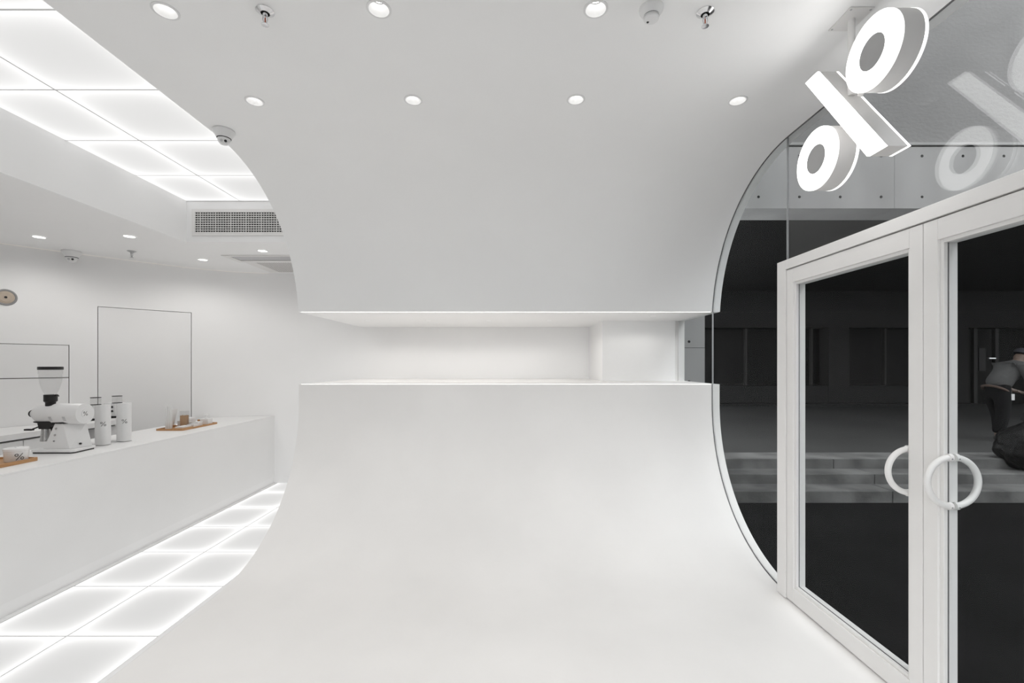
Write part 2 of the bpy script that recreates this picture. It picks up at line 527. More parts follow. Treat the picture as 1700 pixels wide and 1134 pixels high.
clight = empty('luminous_ceiling', (-2.5, 1.0, ZCO), 'grid of glowing white panels filling the ceiling recess above the aisle', 'light panel')
PW, PD = 0.505, 0.5755
PW2 = XL - .004 + 3.06 - PW
ceil_em = lit_panel_mat('backlit_ceiling_acrylic', 0.44, 0.72, PW / 2, PD / 2, 0.055, 1.0)
ceil_em2 = lit_panel_mat('backlit_ceiling_acrylic_wide', 0.44, 0.72, PW2 / 2, PD / 2, 0.055, 1.0)
y = 4.272
obj('carrier', MB().box(-3.058, XL - 0.003, YN + 0.002, 4.278, ZCO + 0.0081, ZCO + 0.06), 'seam', clight)
pm = {}
for r in range(12):
    y1 = y - r * PD
    if y1 < YN + .3: break
    for c in range(2):  # two columns
        x0 = -3.06 + c * PW
        w_ = PW if c == 0 else PW2
        ctr = (x0 + w_ / 2, y1 - PD / 2, ZCO)
        if pm.get(c) is None:
            po = obj('panel', MB().prism(rrect(x0 + .006, x0 + w_ - .006, y1 - PD + .006, y1 - .006, .004, 2), 'z', ZCO, ZCO + 0.008),
                     (ceil_em, ceil_em2)[c], clight, origin=ctr)
            pm[c] = po
        else:
            po = pm[c].copy(); C.objects.link(po); po.location = Vector(ctr) - clight.location
for c_x in (-3.06 + PW,):
    obj('cross_bar', MB().box(c_x - .0058, c_x + .0058, YN + .002, 4.276, ZCO + .0008, ZCO + .008), 'bar', clight)
for r in range(12):
    yy = y - r * PD
    if yy < YN + .3: break
    obj('cross_bar', MB().box(-3.059, -3.06 + PW - .006, yy - .0058, min(yy + .0058, 4.277), ZCO + .0008, ZCO + .008).box(-3.06 + PW + .006, XL - .006, yy - .0058, min(yy + .0058, 4.277), ZCO + .0008, ZCO + .008), 'bar', clight)
# lit floor
base = struct('floor_base', MB().box(-5.75, XL, YN, YE + .1, -0.2, -0.012), 'paint', 'white floor under the glowing floor panels', 'floor')
FD = 0.5655
FW = (PXL - CX) / 2
floor_em = lit_panel_mat('backlit_floor_glass', 0.37, 0.76, FW / 2, FD / 2, 0.045, 1.0)
flight = empty('luminous_floor', ((CX + PXL) / 2, 2.0, -0.012), 'grid of glowing white glass panels set into the aisle floor', 'light panel')
rows = [2.513 + FD * k for k in range(-8, 6)]
pm = None
for k, y0 in enumerate(rows):
    for c in range(2):
        x0 = CX + c * FW
        y1 = min(y0 + FD, YE - 0.001)
        ctr = (x0 + FW / 2, y0 + FD / 2, -0.006)
        if y0 < YN: continue
        full = y0 + FD < YE
        if pm is None or not full:
            po = obj('panel', MB().box(x0 + .006, x0 + FW - .006, y0 + .006, y1 - .006, -0.012, 0.0), floor_em, flight, bevel=.0015, origin=ctr)
            if pm is None: pm = po
        else:
            po = pm.copy(); C.objects.link(po); po.location = Vector(ctr) - flight.location
obj('joint_grid', MB().box(CX, PXL, YN + .01, YE - .001, -0.0119, -0.0015), 'bar', flight)
struct('trim_3', MB().box(-3.06, CX - 0.001, YN, YE - .001, -0.0119, 0.004), 'paint', 'white floor strip between the counter and the lit floor', 'trim')
struct('trim_4', MB().box(PXL + 0.001, XL - .001, YN, YE - .001, -0.0119, 0.0), 'paint', 'white floor strip between the lit floor and the tunnel', 'trim')
struct('baseboard_end', MB().box(-3.0, XL + .5, YE - 0.012, YE - .0005, 0.002, 0.075), 'paint', 'low white baseboard along the end wall', 'baseboard')

# cove light line along the wall head
m_ = MB()
ss = [s for s in WS if 0.3 < s < 5.2]
for s0, s1 in zip(ss, ss[1:]):
    a, b = wall_pt(s0, 0.001, ZW - .004), wall_pt(s1, 0.001, ZW - .004)
    c, d = wall_pt(s1, 0.010, ZW - .001), wall_pt(s0, 0.010, ZW - .001)
    a2, b2 = wall_pt(s0, 0.001, ZW - .001), wall_pt(s1, 0.001, ZW - .001)
    m_.add([a, b, c, d, a2, b2], [(0, 1, 2, 3), (3, 2, 5, 4), (0, 4, 5, 1)])
tag(obj('cove_light', m_, 'led'), 'thin warm light line where the curved wall meets the ceiling', 'light')

# air grille on the end of the recess
gr = empty('air_grille', (-2.46, 4.28, 2.735), 'long white air grille with a fine slot grid at the end of the ceiling recess', 'air grille')
gx0, gx1, gz0, gz1 = -2.974, -2.02, 2.738, 2.930
m_ = MB()
m_.box(gx0 - .03, gx1 + .03, 4.268, 4.2795, gz1, gz1 + .028).box(gx0 - .03, gx1 + .03, 4.268, 4.2795, gz0 - .028, gz0)
m_.box(gx0 - .03, gx0, 4.268, 4.2795, gz0, gz1).box(gx1, gx1 + .03, 4.268, 4.2795, gz0, gz1)
obj('frame', m_, 'frame', gr)
obj('dark_backing', MB().box(gx0, gx1, 4.2785, 4.2797, gz0, gz1), 'black', gr)
m_ = MB()
for k in range(10):
    z = gz0 + (gz1 - gz0) * k / 9
    m_.box(gx0, gx1, 4.266, 4.274, z - .0034, z + .0034)
tag(obj('horizontal_slats', m_, 'frame', gr), kind='stuff')
m_ = MB()
n = int((gx1 - gx0) / .0235)
for k in range(n + 1):
    x = gx0 + (gx1 - gx0) * k / n
    w = .004 if k % 6 == 2 else .002
    m_.box(x - w, x + w, 4.271, 4.2775, gz0, gz1)
tag(obj('vertical_slats', m_, 'frame', gr), kind='stuff')

# ceiling cassette
cs = empty('ceiling_cassette', (-2.5, 5.15, ZW), 'flush ceiling air unit with a grey slot and a perforated square beside it', 'air conditioner')
zb_ = ZW - .001
m_ = MB().box(-3.06, XL - .05, 4.785, 4.82, zb_ - .007, zb_).box(-3.06, XL - .05, 5.02, 5.11, zb_ - .007, zb_)
m_.box(-3.06, -2.99, 4.82, 5.02, zb_ - .007, zb_).box(-3.0, -2.885, 5.11, 5.66, zb_ - .007, zb_).box(-2.885, XL - .05, 5.625, 5.66, zb_ - .007, zb_)
obj('face_plate', m_, 'frame', cs)
obj('slot', MB().box(-2.99, XL - .05, 4.82, 5.02, zb_ - .002, zb_), 'grey_alu', cs)
perf = mat('perforated_sheet', (0.42, 0.37, 0.33), 0.6, noise_amt=0.1)
nt = perf.node_tree
v = nt.nodes.new('ShaderNodeTexVoronoi'); v.inputs['Scale'].default_value = 38; v.inputs['Randomness'].default_value = 0.0
tcn = nt.nodes.new('ShaderNodeTexCoord'); nt.links.new(tcn.outputs['Object'], v.inputs['Vector'])
lt = nt.nodes.new('ShaderNodeMath'); lt.operation = 'LESS_THAN'; lt.inputs[1].default_value = .36; nt.links.new(v.outputs['Distance'], lt.inputs[0])
mx = nt.nodes.new('ShaderNodeMix'); mx.data_type = 'RGBA'; mx.inputs[6].default_value = (.74, .73, .72, 1); mx.inputs[7].default_value = (.10, .08, .07, 1)
nt.links.new(lt.outputs[0], mx.inputs[0]); nt.links.new(mx.outputs[2], nt.nodes['Principled BSDF'].inputs['Base Color'])
obj('perforated_panel', MB().box(-2.885, XL - .05, 5.11, 5.625, zb_ - .004, zb_), perf, cs)

# ------------------------------------------------------------------ counter
ZT = 0.853
cnt = empty('service_counter', (-3.33, 2.0, 0), 'long plain white service counter running along the lit aisle', 'counter')
wallpts = [p for p in [wall_pt(s, 0.004, 0)[:2] for s in WS] if -3.66 < p[0] < CFX]
top = [(CFX, YN + .01), (CFX, YE - .012)] + wallpts + [(-3.66, YN + .01)]
obj('worktop', MB().prism(top, 'z', ZT - .012, ZT), 'counter', cnt, bevel=.0015)
obj('front_panel', MB().box(CFX - .03, CFX, YN + .01, YE - .012, 0.085, ZT - .0122), 'counter', cnt)
obj('plinth', MB().box(CFX - .05, CFX - .006, YN + .01, YE - .012, 0.005, 0.0845), 'paint', cnt)
obj('rear_panel', MB().box(-3.655, -3.625, YN + .01, 5.5, 0.005, ZT - .0305), 'counter', cnt)

bc = empty('back_counter', (-4.6, 2.5, 0), 'lower white work counter against the curved wall, behind the service counter', 'counter')
bpts = [wall_pt(s, 0.006, 0)[:2] for s in WS]
bpts = [p for p in bpts if p[0] < -4.28 and p[1] > 1.0]
poly = [(-4.28, 1.0)] + [(-4.28, bpts[0][1])] + bpts + [(bpts[-1][0], 1.0)]
obj('worktop', MB().prism(poly, 'z', 0.85, 0.90), 'counter', bc)
poly2 = [(x - 0.05 if abs(x + 4.28) < .001 else x, y) for x, y in poly]
obj('shadow_gap', MB().prism(poly2, 'z', 0.833, 0.8495), 'seam', bc)
for k in range(6):
    y0 = 1.0 + k * 0.6
    if y0 + .58 > bpts[0][1]: break
    obj('cupboard_front', MB().box(-4.32, -4.295, y0 + .004, y0 + .596, 0.08, 0.832), 'doorp', bc)

# ------------------------------------------------------------------ downlights in the tunnel
def area_of(e): return e
root = empty('downlight', (0, 0, 0), 'x', 'downlight', 'recessed downlights in the tunnel ceiling')
obj('trim_ring', MB().lathe((0, 0, 0), [(0.042, 0.0), (0.042, -0.0035), (0.048, -0.004), (0.0515, -0.0022), (0.0515, 0.0), ], n=40), 'plastic', root, smooth=40)
obj('reflector', MB().lathe((0, 0, 0), [(0.0425, -0.001), (0.041, 0.010), (0.029, 0.034)], n=40), 'plastic', root, smooth=60)
obj('shade_ring', MB().lathe((0, 0, 0), [(0.029, 0.034), (0.0285, 0.043), (0.024, 0.0435)], n=40), 'sign_core', root, smooth=40)  # grey ring colours in the shading between reflector and lens
obj('lamp_lens', MB().lathe((0, 0, 0), [(0.0, 0.0415), (0.018, 0.042), (0.0245, 0.0435), (0.0245, 0.047), (0, 0.047)], n=32), 'lens', root, smooth=50)
names = {0: 'recessed downlight in the front ceiling row, at the far left beside the chrome sprinkler',
         1: 'recessed downlight in the front ceiling row, second from the left',
         2: 'recessed downlight in the front ceiling row, beside the smoke detector',
         3: 'recessed downlight in the rear ceiling row, nearest the white dome camera',
         4: 'recessed downlight in the rear ceiling row, second from the left',
         5: 'recessed downlight in the rear ceiling row, third from the left',
         6: 'recessed downlight in the rear ceiling row, nearest the percent sign'}
lamp = bpy.data.lights.new('downlight_beam', 'SPOT')
lamp.energy = SPOT_W
lamp.spot_size = math.radians(131)
lamp.spot_blend = 0.9
lamp.shadow_soft_size = 0.028
lamp.color = (1.0, 0.982, 0.958)
for i, (x, y) in enumerate(shell_lights):
    lab = names.get(i) or 'added fill downlight overhead out of view, ' + ('leftmost of its row', 'second from the left', 'third from the left', 'rightmost of its row')[i - 7]
    if i == 0:
        root.location = (x, y, ZC); root['label'] = lab; r = root
    else:
        r = dup(root, (x, y, ZC), lab)
    lo_ = bpy.data.objects.new('beam', lamp)
    C.objects.link(lo_)
    lo_.parent = r
    lo_.location = (0, 0, -0.008)

# flush downlights in the soffit
root = empty('soffit_downlight', (0, 0, 0), 'x', 'downlight', 'flush downlights over the counter')
obj('trim_ring', MB().lathe((0, 0, 0), [(0.043, -0.001), (0.043, -0.005), (0.050, -0.004), (0.052, -0.0005)], n=32), 'plastic', root, smooth=40)
obj('lamp_lens', MB().lathe((0, 0, 0), [(0.0, -0.004), (0.043, -0.004), (0.043, -0.001), (0, -0.001)], n=32), 'disc', root, smooth=40)
lamp2 = bpy.data.lights.new('soffit_beam', 'SPOT')
lamp2.energy = SOFFIT_W
lamp2.spot_size = math.radians(168)
lamp2.spot_blend = 0.7
lamp2.shadow_soft_size = 0.035
lamp2.color = (1.0, 0.975, 0.945)
for i, (x, y, lab) in enumerate([(-4.26, 4.10, 'flush downlight in the low ceiling, leftmost above the wall camera'),
                                 (-3.43, 4.08, 'flush downlight in the low ceiling, near the small sprinkler'),
                                 (-2.52, 4.60, 'flush downlight in the low ceiling, right below the air grille'),
                                 (-3.39, 4.99, 'flush downlight in the low ceiling, closest to the curved wall above the tall door'),
                                 (-3.75, 2.6, 'flush downlight in the low ceiling, out of view above the bowl'),
                                 (-3.75, 1.2, 'flush downlight in the low ceiling, out of view at the near end')]):
    if i == 0:
        root.location = (x, y, ZW); root['label'] = lab; r = root
    else:
        r = dup(root, (x, y, ZW), lab)
    lo_ = bpy.data.objects.new('beam', lamp2)
    C.objects.link(lo_)
    lo_.parent = r
    lo_.location = (0, 0, -0.045)

# hidden fill lamps added in the slot ceiling to brighten the slot
lamp3 = bpy.data.lights.new('slot_fill_beam', 'SPOT')
lamp3.energy = SLOT_W
lamp3.spot_size = math.radians(165)
lamp3.spot_blend = 0.3
lamp3.shadow_soft_size = 0.03
lamp3.color = (1.0, 0.975, 0.945)
lamp4 = lamp3.copy()
lamp4.energy = SLOT_W * 0.65
root = empty('slot_fill_lamp', (0, 0, 0), 'x', 'downlight', 'fill lamps added inside the slot')
obj('trim_ring', MB().lathe((0, 0, 0), [(0.030, -0.0005), (0.030, -0.002), (0.036, -0.0015), (0.037, -0.0003)], n=24), 'plastic', root, smooth=40)
obj('lamp_lens', MB().lathe((0, 0, 0), [(0.0, -0.0018), (0.030, -0.0018), (0.030, -0.0004), (0, -0.0004)], n=24), 'fill_lens', root, smooth=40)
for i, (x, y) in enumerate([(-1.55, 4.9), (-0.9, 4.9), (-0.25, 4.9), (0.40, 4.9), (1.37, 4.42)]):
    lab = 'small fill lamp added in the top of the slot, ' + ('leftmost of five', 'second of five from the left', 'middle of five', 'fourth of five from the left', 'rightmost of five')[i]
    if i == 0:
        root.location = (x, y, ZS1); root['label'] = lab; r = root
    else:
        r = dup(root, (x, y, ZS1), lab)
    lo_ = bpy.data.objects.new('beam', lamp3 if i < 4 else lamp4)
    C.objects.link(lo_)
    lo_.parent = r
    lo_.location = (0, 0, -0.035)

# ------------------------------------------------------------------ sprinklers, smoke detector, dome cameras
def sprinkler(x, y, z, label, s=1.0, m='chrome'):
    r = empty('sprinkler', (x, y, z), label, 'sprinkler', 'ceiling sprinklers')
    obj('escutcheon', MB().lathe((x, y, z), [(.018 * s, -.012 * s), (.030 * s, -.006 * s), (.036 * s, -.002), (.036 * s, -.0005)], n=32), m, r, smooth=50)
    obj('recess_cup', MB().lathe((x, y, z), [(.018 * s, -.012 * s), (.016 * s, -.002), (0, -.002)], n=24), 'black' if m == 'chrome' else m, r, smooth=50)
    obj('body', MB().lathe((x, y, z), [(0, -.002), (.010 * s, -.002), (.010 * s, -.022 * s), (.007 * s, -.026 * s), (0, -.026 * s)], n=16), m, r, smooth=40)
    obj('glass_bulb', MB().lathe((x, y, z), [(0, -.026 * s), (.0028 * s, -.030 * s), (.0028 * s, -.048 * s), (0, -.052 * s)], n=10), 'bulb' if m == 'chrome' else m, r, smooth=60)
    for sg in (-1, 1):
        obj('yoke_arm', MB().tube([(x + sg * .009 * s, y, z - .022 * s), (x + sg * .0105 * s, y, z - .036 * s), (x + sg * .004 * s, y, z - .055 * s)], .0022 * s, n=8), m, r, smooth=60)
    obj('deflector', MB().lathe((x, y, z), [(0, -.054 * s), (.004 * s, -.054 * s), (.0045 * s, -.058 * s), (.015 * s, -.0585 * s), (.015 * s, -.0605 * s), (0, -.062 * s)], n=20), m, r, smooth=40)
sprinkler(-1.04, 1.918, ZC, 'chrome sprinkler in the tunnel ceiling, left of centre')
sprinkler(0.817, 1.925, ZC, 'chrome sprinkler in the tunnel ceiling, right of the smoke detector')
sprinkler(-3.86, 4.62, ZW, 'small pale sprinkler in the low ceiling over the counter', 1.1, 'grey_alu')

x, y = 0.583, 1.905
sd = empty('smoke_detector', (x, y, ZC), 'round white smoke detector with a stepped slotted face on the tunnel ceiling', 'smoke detector')
obj('base', MB().lathe((x, y, ZC), [(.0495, -.0003), (.0495, -.006), (.046, -.014), (.034, -.030), (.0325, -.032), (0, -.032)], n=40), 'plastic', sd, smooth=35)
obj('vent_slot', MB().lathe((x, y, ZC), [(.031, -.032), (.031, -.0355), (.0305, -.0355)], n=40), 'black', sd)
obj('vent_ring', MB().lathe((x, y, ZC), [(0, -.0352), (.0325, -.0352), (.0325, -.0372), (.030, -.0374)], n=40), 'plastic', sd, smooth=35)
obj('face_cap', MB().lathe((x, y, ZC), [(.029, -.0372), (.0295, -.040), (.0315, -.0405), (.030, -.047), (.025, -.050), (0, -.051)], n=40), 'plastic', sd, smooth=35)
obj('test_button', MB().lathe((x - .012, y + .010, ZC), [(0, -.0525), (.004, -.0525), (.0055, -.050)], n=16), 'black', sd, smooth=40)

def dome_camera(x, y, z, aim, label, s=1.0):
    r = empty('dome_camera', (x, y, z), label, 'camera', 'dome security cameras')
    obj('base', MB().lathe((x, y, z), [(.062 * s, -.0005), (.064 * s, -.010 * s), (.060 * s, -.018 * s), (.050 * s, -.034 * s), (.043 * s, -.050 * s), (.038 * s, -.052 * s), (0, -.052 * s)], n=40), 'plastic', r, smooth=35)
    d = Vector(aim).normalized()
    c = Vector((x, y, z - .056 * s))
    R = .0375 * s
    m_ = MB()
    u = d.cross(Vector((0, 0, 1))).normalized(); w = u.cross(d)
    n, k = 28, 14
    vs, fs, rings = [], [], []
    for i in range(k + 1):
        a = math.radians(38) + (PI - math.radians(38)) * i / k
        rr, t = R * math.sin(a), R * math.cos(a)
        ring = []
        for j in range(n):
            b = 2 * PI * j / n
            ring.append(len(vs)); vs.append(tuple(c + d * t + (u * math.cos(b) + w * math.sin(b)) * rr))
        rings.append(ring)
    for A, B in zip(rings, rings[1:]):
        fs += [(A[j], A[(j + 1) % n], B[(j + 1) % n], B[j]) for j in range(n)]
    fs.append(tuple(rings[0]))
    eye = obj('eyeball', m_.add(vs, fs), 'plastic', r, smooth=35)
    ra = R * math.sin(math.radians(38)); fa = c + d * (R * math.cos(math.radians(38)))
    for sg, mm in ((-1, 'black'), (1, 'grey_alu')):
        pc = fa + u * sg * ra * .5
        m2 = MB().tube([pc - d * .002, pc + d * .0022], .0082 * s, n=16)
        obj('lens', m2, mm, eye, smooth=40)
    # gap ring between base and ball
    obj('gap_ring', MB().lathe((x, y, z), [(.0415 * s, -.0505 * s), (.0395 * s, -.0545 * s), (.0375 * s, -.0545 * s)], n=32), 'black', r)
dome_camera(-1.835, 2.90, ZC, (0.35, -0.75, -0.62), 'white dome camera on the tunnel ceiling at its left edge')
dome_camera(-4.47, 4.62, ZW, (0.45, -0.75, -0.45), 'white dome camera under the low ceiling against the curved wall', 1.25)

# round wall speaker
p = wall_pt(wall_s(-1.112), 0.0, 2.14)
t = wall_at(wall_s(-1.112))[1]
nrm = Vector(wall_pt(wall_s(-1.112), 1.0, 2.14)) - Vector(p)
sp = empty('wall_speaker', p, 'round beige speaker let into the curved wall at the far left', 'speaker')
def disc_on(c, n_, prof, n=32):
    n_ = Vector(n_).normalized(); u = n_.cross(Vector((0, 0, 1))).normalized(); w = u.cross(n_)
    m_ = MB().lathe((0, 0, 0), prof, 'z', n)
    m_.v = [tuple(Vector(c) + u * a + w * b + n_ * d) for a, b, d in m_.v]
    return m_
obj('outer_ring', disc_on(p, nrm, [(.078, .001), (.078, .006), (.070, .010), (.060, .006), (.060, .001)]), 'seam', sp, smooth=40)
obj('cone', disc_on(p, nrm, [(.060, .003), (.058, .006), (.045, .008), (.043, .011), (.015, .010), (0, .012)]), 'speaker', sp, smooth=30)
obj('centre_cap', disc_on(p, nrm, [(.011, .010), (.010, .014), (0, .015)]), 'black', sp, smooth=40)

# ------------------------------------------------------------------ facade: glass, gasket, doors
def prof_full(y_from, inset=0.0):
    """opening outline from the floor up the curve, slot and over to the ceiling, for y >= y_from"""
    lowp = [q for q in lower_curve() if q[0] > y_from]
    upp = [q for q in upper_curve() if q[0] > y_from]
    return lowp, upp
SEAM_Y = 2.99
lowp, upp = prof_full(SEAM_Y)
poly = [(SEAM_Y, 0.001)] + lowp + upp[::-1] + [(SEAM_Y, ZC)]
w1 = empty('window_1', (XG, 3.5, 0), 'clear fixed glass side light following the curve beside the door', 'window', None, 'structure')
obj('pane', MB().prism(poly, 'x', XG - .005, XG + .005), 'glass', w1)
obj('slot_pane', MB().box(XG - .005, XG + .005, YB + .006, 4.934, ZS0 + .001, ZS1 - .001), 'glass', w1)
obj('slot_joint', MB().box(XG - .006, XG + .006, YB, YB + .005, ZS0, ZS1), 'grey_alu', w1)
w2 = empty('window_2', (XG, 0.5, 2.2), 'clear glass transom above the white double doors', 'window', None, 'structure')
obj('pane', MB().box(XG - .005, XG + .005, YN, SEAM_Y - .004, 2.1685, ZC - .001), 'transom', w2)
obj('joint', MB().box(XG - .006, XG + .006, SEAM_Y - .004, SEAM_Y, 2.1685, ZC - .001), 'grey_alu', w2)
def sweep(poly2, x0, x1, depth):
    """strip lying on the tunnel profile (normal towards inside)"""
    m_ = MB(); vs = []
    n = len(poly2)
    for i, q in enumerate(poly2):
        a = Vector(poly2[max(i - 1, 0)]); b = Vector(poly2[min(i + 1, n - 1)])
        t_ = (b - a).normalized(); nn = Vector((-t_.y, t_.x))
        c = Vector((2.0, 1.5)) - Vector(q)
        if nn.dot(c) < 0: nn = -nn
        p2 = Vector(q) + nn * depth
        vs += [(x0, q[0], q[1]), (x1, q[0], q[1]), (x1, p2.x, p2.y), (x0, p2.x, p2.y)]
    fs = []
    for i in range(n - 1):
        a, b = 4 * i, 4 * i + 4
        fs += [(a + k, a + (k + 1) % 4, b + (k + 1) % 4, b + k) for k in range(4)]
    fs += [(3, 2, 1, 0), (4 * n - 4, 4 * n - 3, 4 * n - 2, 4 * n - 1)]
    return m_.add(vs, fs)
obj('lower_gasket', sweep([(3.02, 0.002)] + [q for q in lower_curve() if q[0] > 3.03], XG - .011, XG - .0055, .006), 'gasket', w1)
obj('upper_gasket', sweep([(YN, ZC)] + upper_curve(), XG - .011, XG - .0055, .006), 'gasket', w1)

FX0, FX1 = 1.75, 1.862                  # door frame depth
DH, HB = 2.168, 2.102                   # frame top, leaf top
Y0, Y1, YM = 2.913, 3.005, 1.947        # leaf far edge, frame far edge, meeting line
YNL = YM - (Y0 - YM)
fr_ = empty('trim_5', (1.8, 2.0, 0), 'white metal frame around the double glass doors', 'door frame', None, 'structure')
obj('jamb', MB().box(FX0, FX1, Y0 + .003, Y1, 0.003, DH), 'frame', fr_, bevel=.0015)
obj('jamb', MB().box(FX0, FX1, YNL - .092, YNL - .003, 0.003, DH), 'frame', fr_, bevel=.0015)
obj('head', MB().box(FX0, FX1, YNL - .003, Y0 + .003, HB + .006, DH), 'frame', fr_, bevel=.0015)
obj('stop', MB().box(1.80, 1.815, YNL, Y0, HB - .03, HB + .006), 'gasket', fr_)
w3 = empty('window_3', (XG, -0.6, 0), 'clear glass side light on the near side of the doors', 'window', None, 'structure')
obj('pane', MB().box(XG - .005, XG + .005, YN, YNL - .094, 0.003, 2.1675), 'glass', w3)

def door_leaf(name, ya, yb, hy, label):
    """ya < yb; hy = handle position along y"""
    r = empty(name, (1.79, (ya + yb) / 2, 0.006), label, 'door', None, 'structure')
    lx0, lx1 = 1.758, 1.835
    st = 0.066
    z0, z1 = 0.008, HB
    for a, b in ((ya, ya + st), (yb - st, yb)):
        obj('stile', MB().box(lx0, lx1, a, b, z0, z1), 'frame', r, bevel=.002)
    obj('top_rail', MB().box(lx0, lx1, ya + st, yb - st, 2.015, z1), 'frame', r, bevel=.002)
    obj('bottom_rail', MB().box(lx0, lx1, ya + st, yb - st, z0, 0.100), 'frame', r, bevel=.002)
    bd = 0.016
    a, b, c, d = ya + st, yb - st, 0.100, 2.015
    for nm, q in (('side_bead', (a, a + bd, c, d)), ('side_bead', (b - bd, b, c, d)), ('top_bead', (a + bd, b - bd, d - bd, d)), ('bottom_bead', (a + bd, b - bd, c, c + bd))):
        obj(nm, MB().box(lx0 + .010, lx1 - .010, *q), 'frame', r, bevel=.0015)
    for q in ((a + bd, a + bd + .004, c + bd, d - bd), (b - bd - .004, b - bd, c + bd, d - bd), (a + bd, b - bd, c + bd, c + bd + .004)):
        obj('glazing_seal', MB().box(1.784, 1.786, *q), 'gasket', r)
    obj('pane', MB().box(1.787, 1.799, a + bd, b - bd, c + bd, d - bd), 'glass', r)
    hc = (1.793, hy, 1.5 - 0.478)
    R = 0.0985
    for sg in (-1, 1):
        pts = [(hc[0] + sg * (0.005 + R * math.sin(th)), hc[1], hc[2] + R * math.cos(th)) for th in [PI * k / 28 for k in range(29)]]
        h = obj('handle', MB().tube(pts, 0.0125, n=16), 'frame', r, smooth=50)
        for zz in (1, -1):
            cx = hc[0] + sg * 0.006
            obj('collar', MB().tube([(cx, hy, hc[2] + zz * R), (cx + sg * .014, hy, hc[2] + zz * R)], .0155, n=18), 'frame', h, smooth=40)
            obj('set_screw', MB().tube([(cx + sg * .009, hy - .0150, hc[2] + zz * R - .003), (cx + sg * .009, hy - .0162, hc[2] + zz * R - .003)], .003, n=8), 'seam', h)
    return r
door_leaf('door_3', YM + .0015, Y0, 2.045, 'white framed glass door leaf farther from the viewer, with a half hidden ring handle')
door_leaf('door_4', YNL, YM - .0015, 1.852, 'white framed glass door leaf nearest the viewer, with a full ring handle')

# ------------------------------------------------------------------ percent sign
MARK_R, MARK_r = 0.139, 0.065
SLASH = [(0.147, 0.2635), (0.2345, 0.2635), (-0.147, -0.2635), (-0.2345, -0.2635)]
sc_ = (1.464, 1.960, 2.592)
sg_ = empty('percent_sign', (sc_[0], sc_[1], ZC), 'glowing white double sided percent sign hanging from the ceiling by the glass', 'sign')
xa, xb = 1.414, 1.513
def sgn(u, v_):      # u: right as read from outside (deeper into the picture)
    return (sc_[1] + u, sc_[2] + v_)
for nm, (u, v_) in (('upper_ring', (-0.170, 0.136)), ('lower_ring', (0.160, -0.136))):
    cy, cz = sgn(u, v_)
    body = obj(nm, MB().lathe((0, cy, cz), [(0, xa + .0115), (MARK_R - .001, xa + .0115), (MARK_R - .001, xb - .0115), (0, xb - .0115)], 'x', 64), 'sign_body', sg_, smooth=40)
    for s0, s1 in ((xa, xa + .010), (xb - .010, xb)):
        out = s0 if s0 == xa else s1
        inn = s1 if s0 == xa else s0
        obj('lit_face', MB().lathe((0, cy, cz), [(MARK_R - .002, out), (MARK_r, out), (MARK_r, inn), (MARK_R - .002, inn), (MARK_R - .002, out)], 'x', 64), 'sign', body, smooth=40)
        obj('acrylic_edge', MB().lathe((0, cy, cz), [(MARK_R - .0019, out), (MARK_R, out), (MARK_R, inn), (MARK_R - .0019, inn)], 'x', 64), 'sign_rim', body, smooth=40)
        obj('grey_disc', MB().lathe((0, cy, cz), [(0, out + (0.0006 if out == xa else -.0006)), (MARK_r - .0005, out + (0.0006 if out == xa else -.0006)), (MARK_r - .0005, inn), (0, inn)], 'x', 48), 'sign_core', body, smooth=40)
pl = [sgn(u, v_) for u, v_ in SLASH]
body = obj('slash', MB().prism(pl, 'x', xa + .0105, xb - .0105), 'sign_body', sg_)
obj('lit_face', MB().prism(pl, 'x', xa, xa + .010), 'sign', body)
obj('lit_face', MB().prism(pl, 'x', xb - .010, xb), 'sign', body)
obj('hanging_rod', MB().tube([(1.464, 1.963, 2.66), (1.464, 1.963, ZC - .004)], .0135, n=20), 'frame', sg_, smooth=40)
obj('ceiling_plate', MB().box(1.41, 1.512, 1.895, 2.03, ZC - .0045, ZC - .0005), 'frame', sg_, bevel=.001)
for a in (1.42, 1.502):
    for b in (1.906, 2.019):
        obj('screw', MB().lathe((a, b, ZC - .0045), [(0, -.002), (.004, -.0018), (.0045, 0)], n=12), 'grey_alu', sg_, smooth=40)
obj('upper_arm', MB().tube([(1.464, 1.915, 2.63), (1.464, 1.855, 2.68)], .011, n=14), 'frame', sg_, smooth=40)
obj('lower_arm', MB().tube([(1.464, 2.01, 2.556), (1.464, 2.06, 2.51)], .011, n=14), 'frame', sg_, smooth=40)

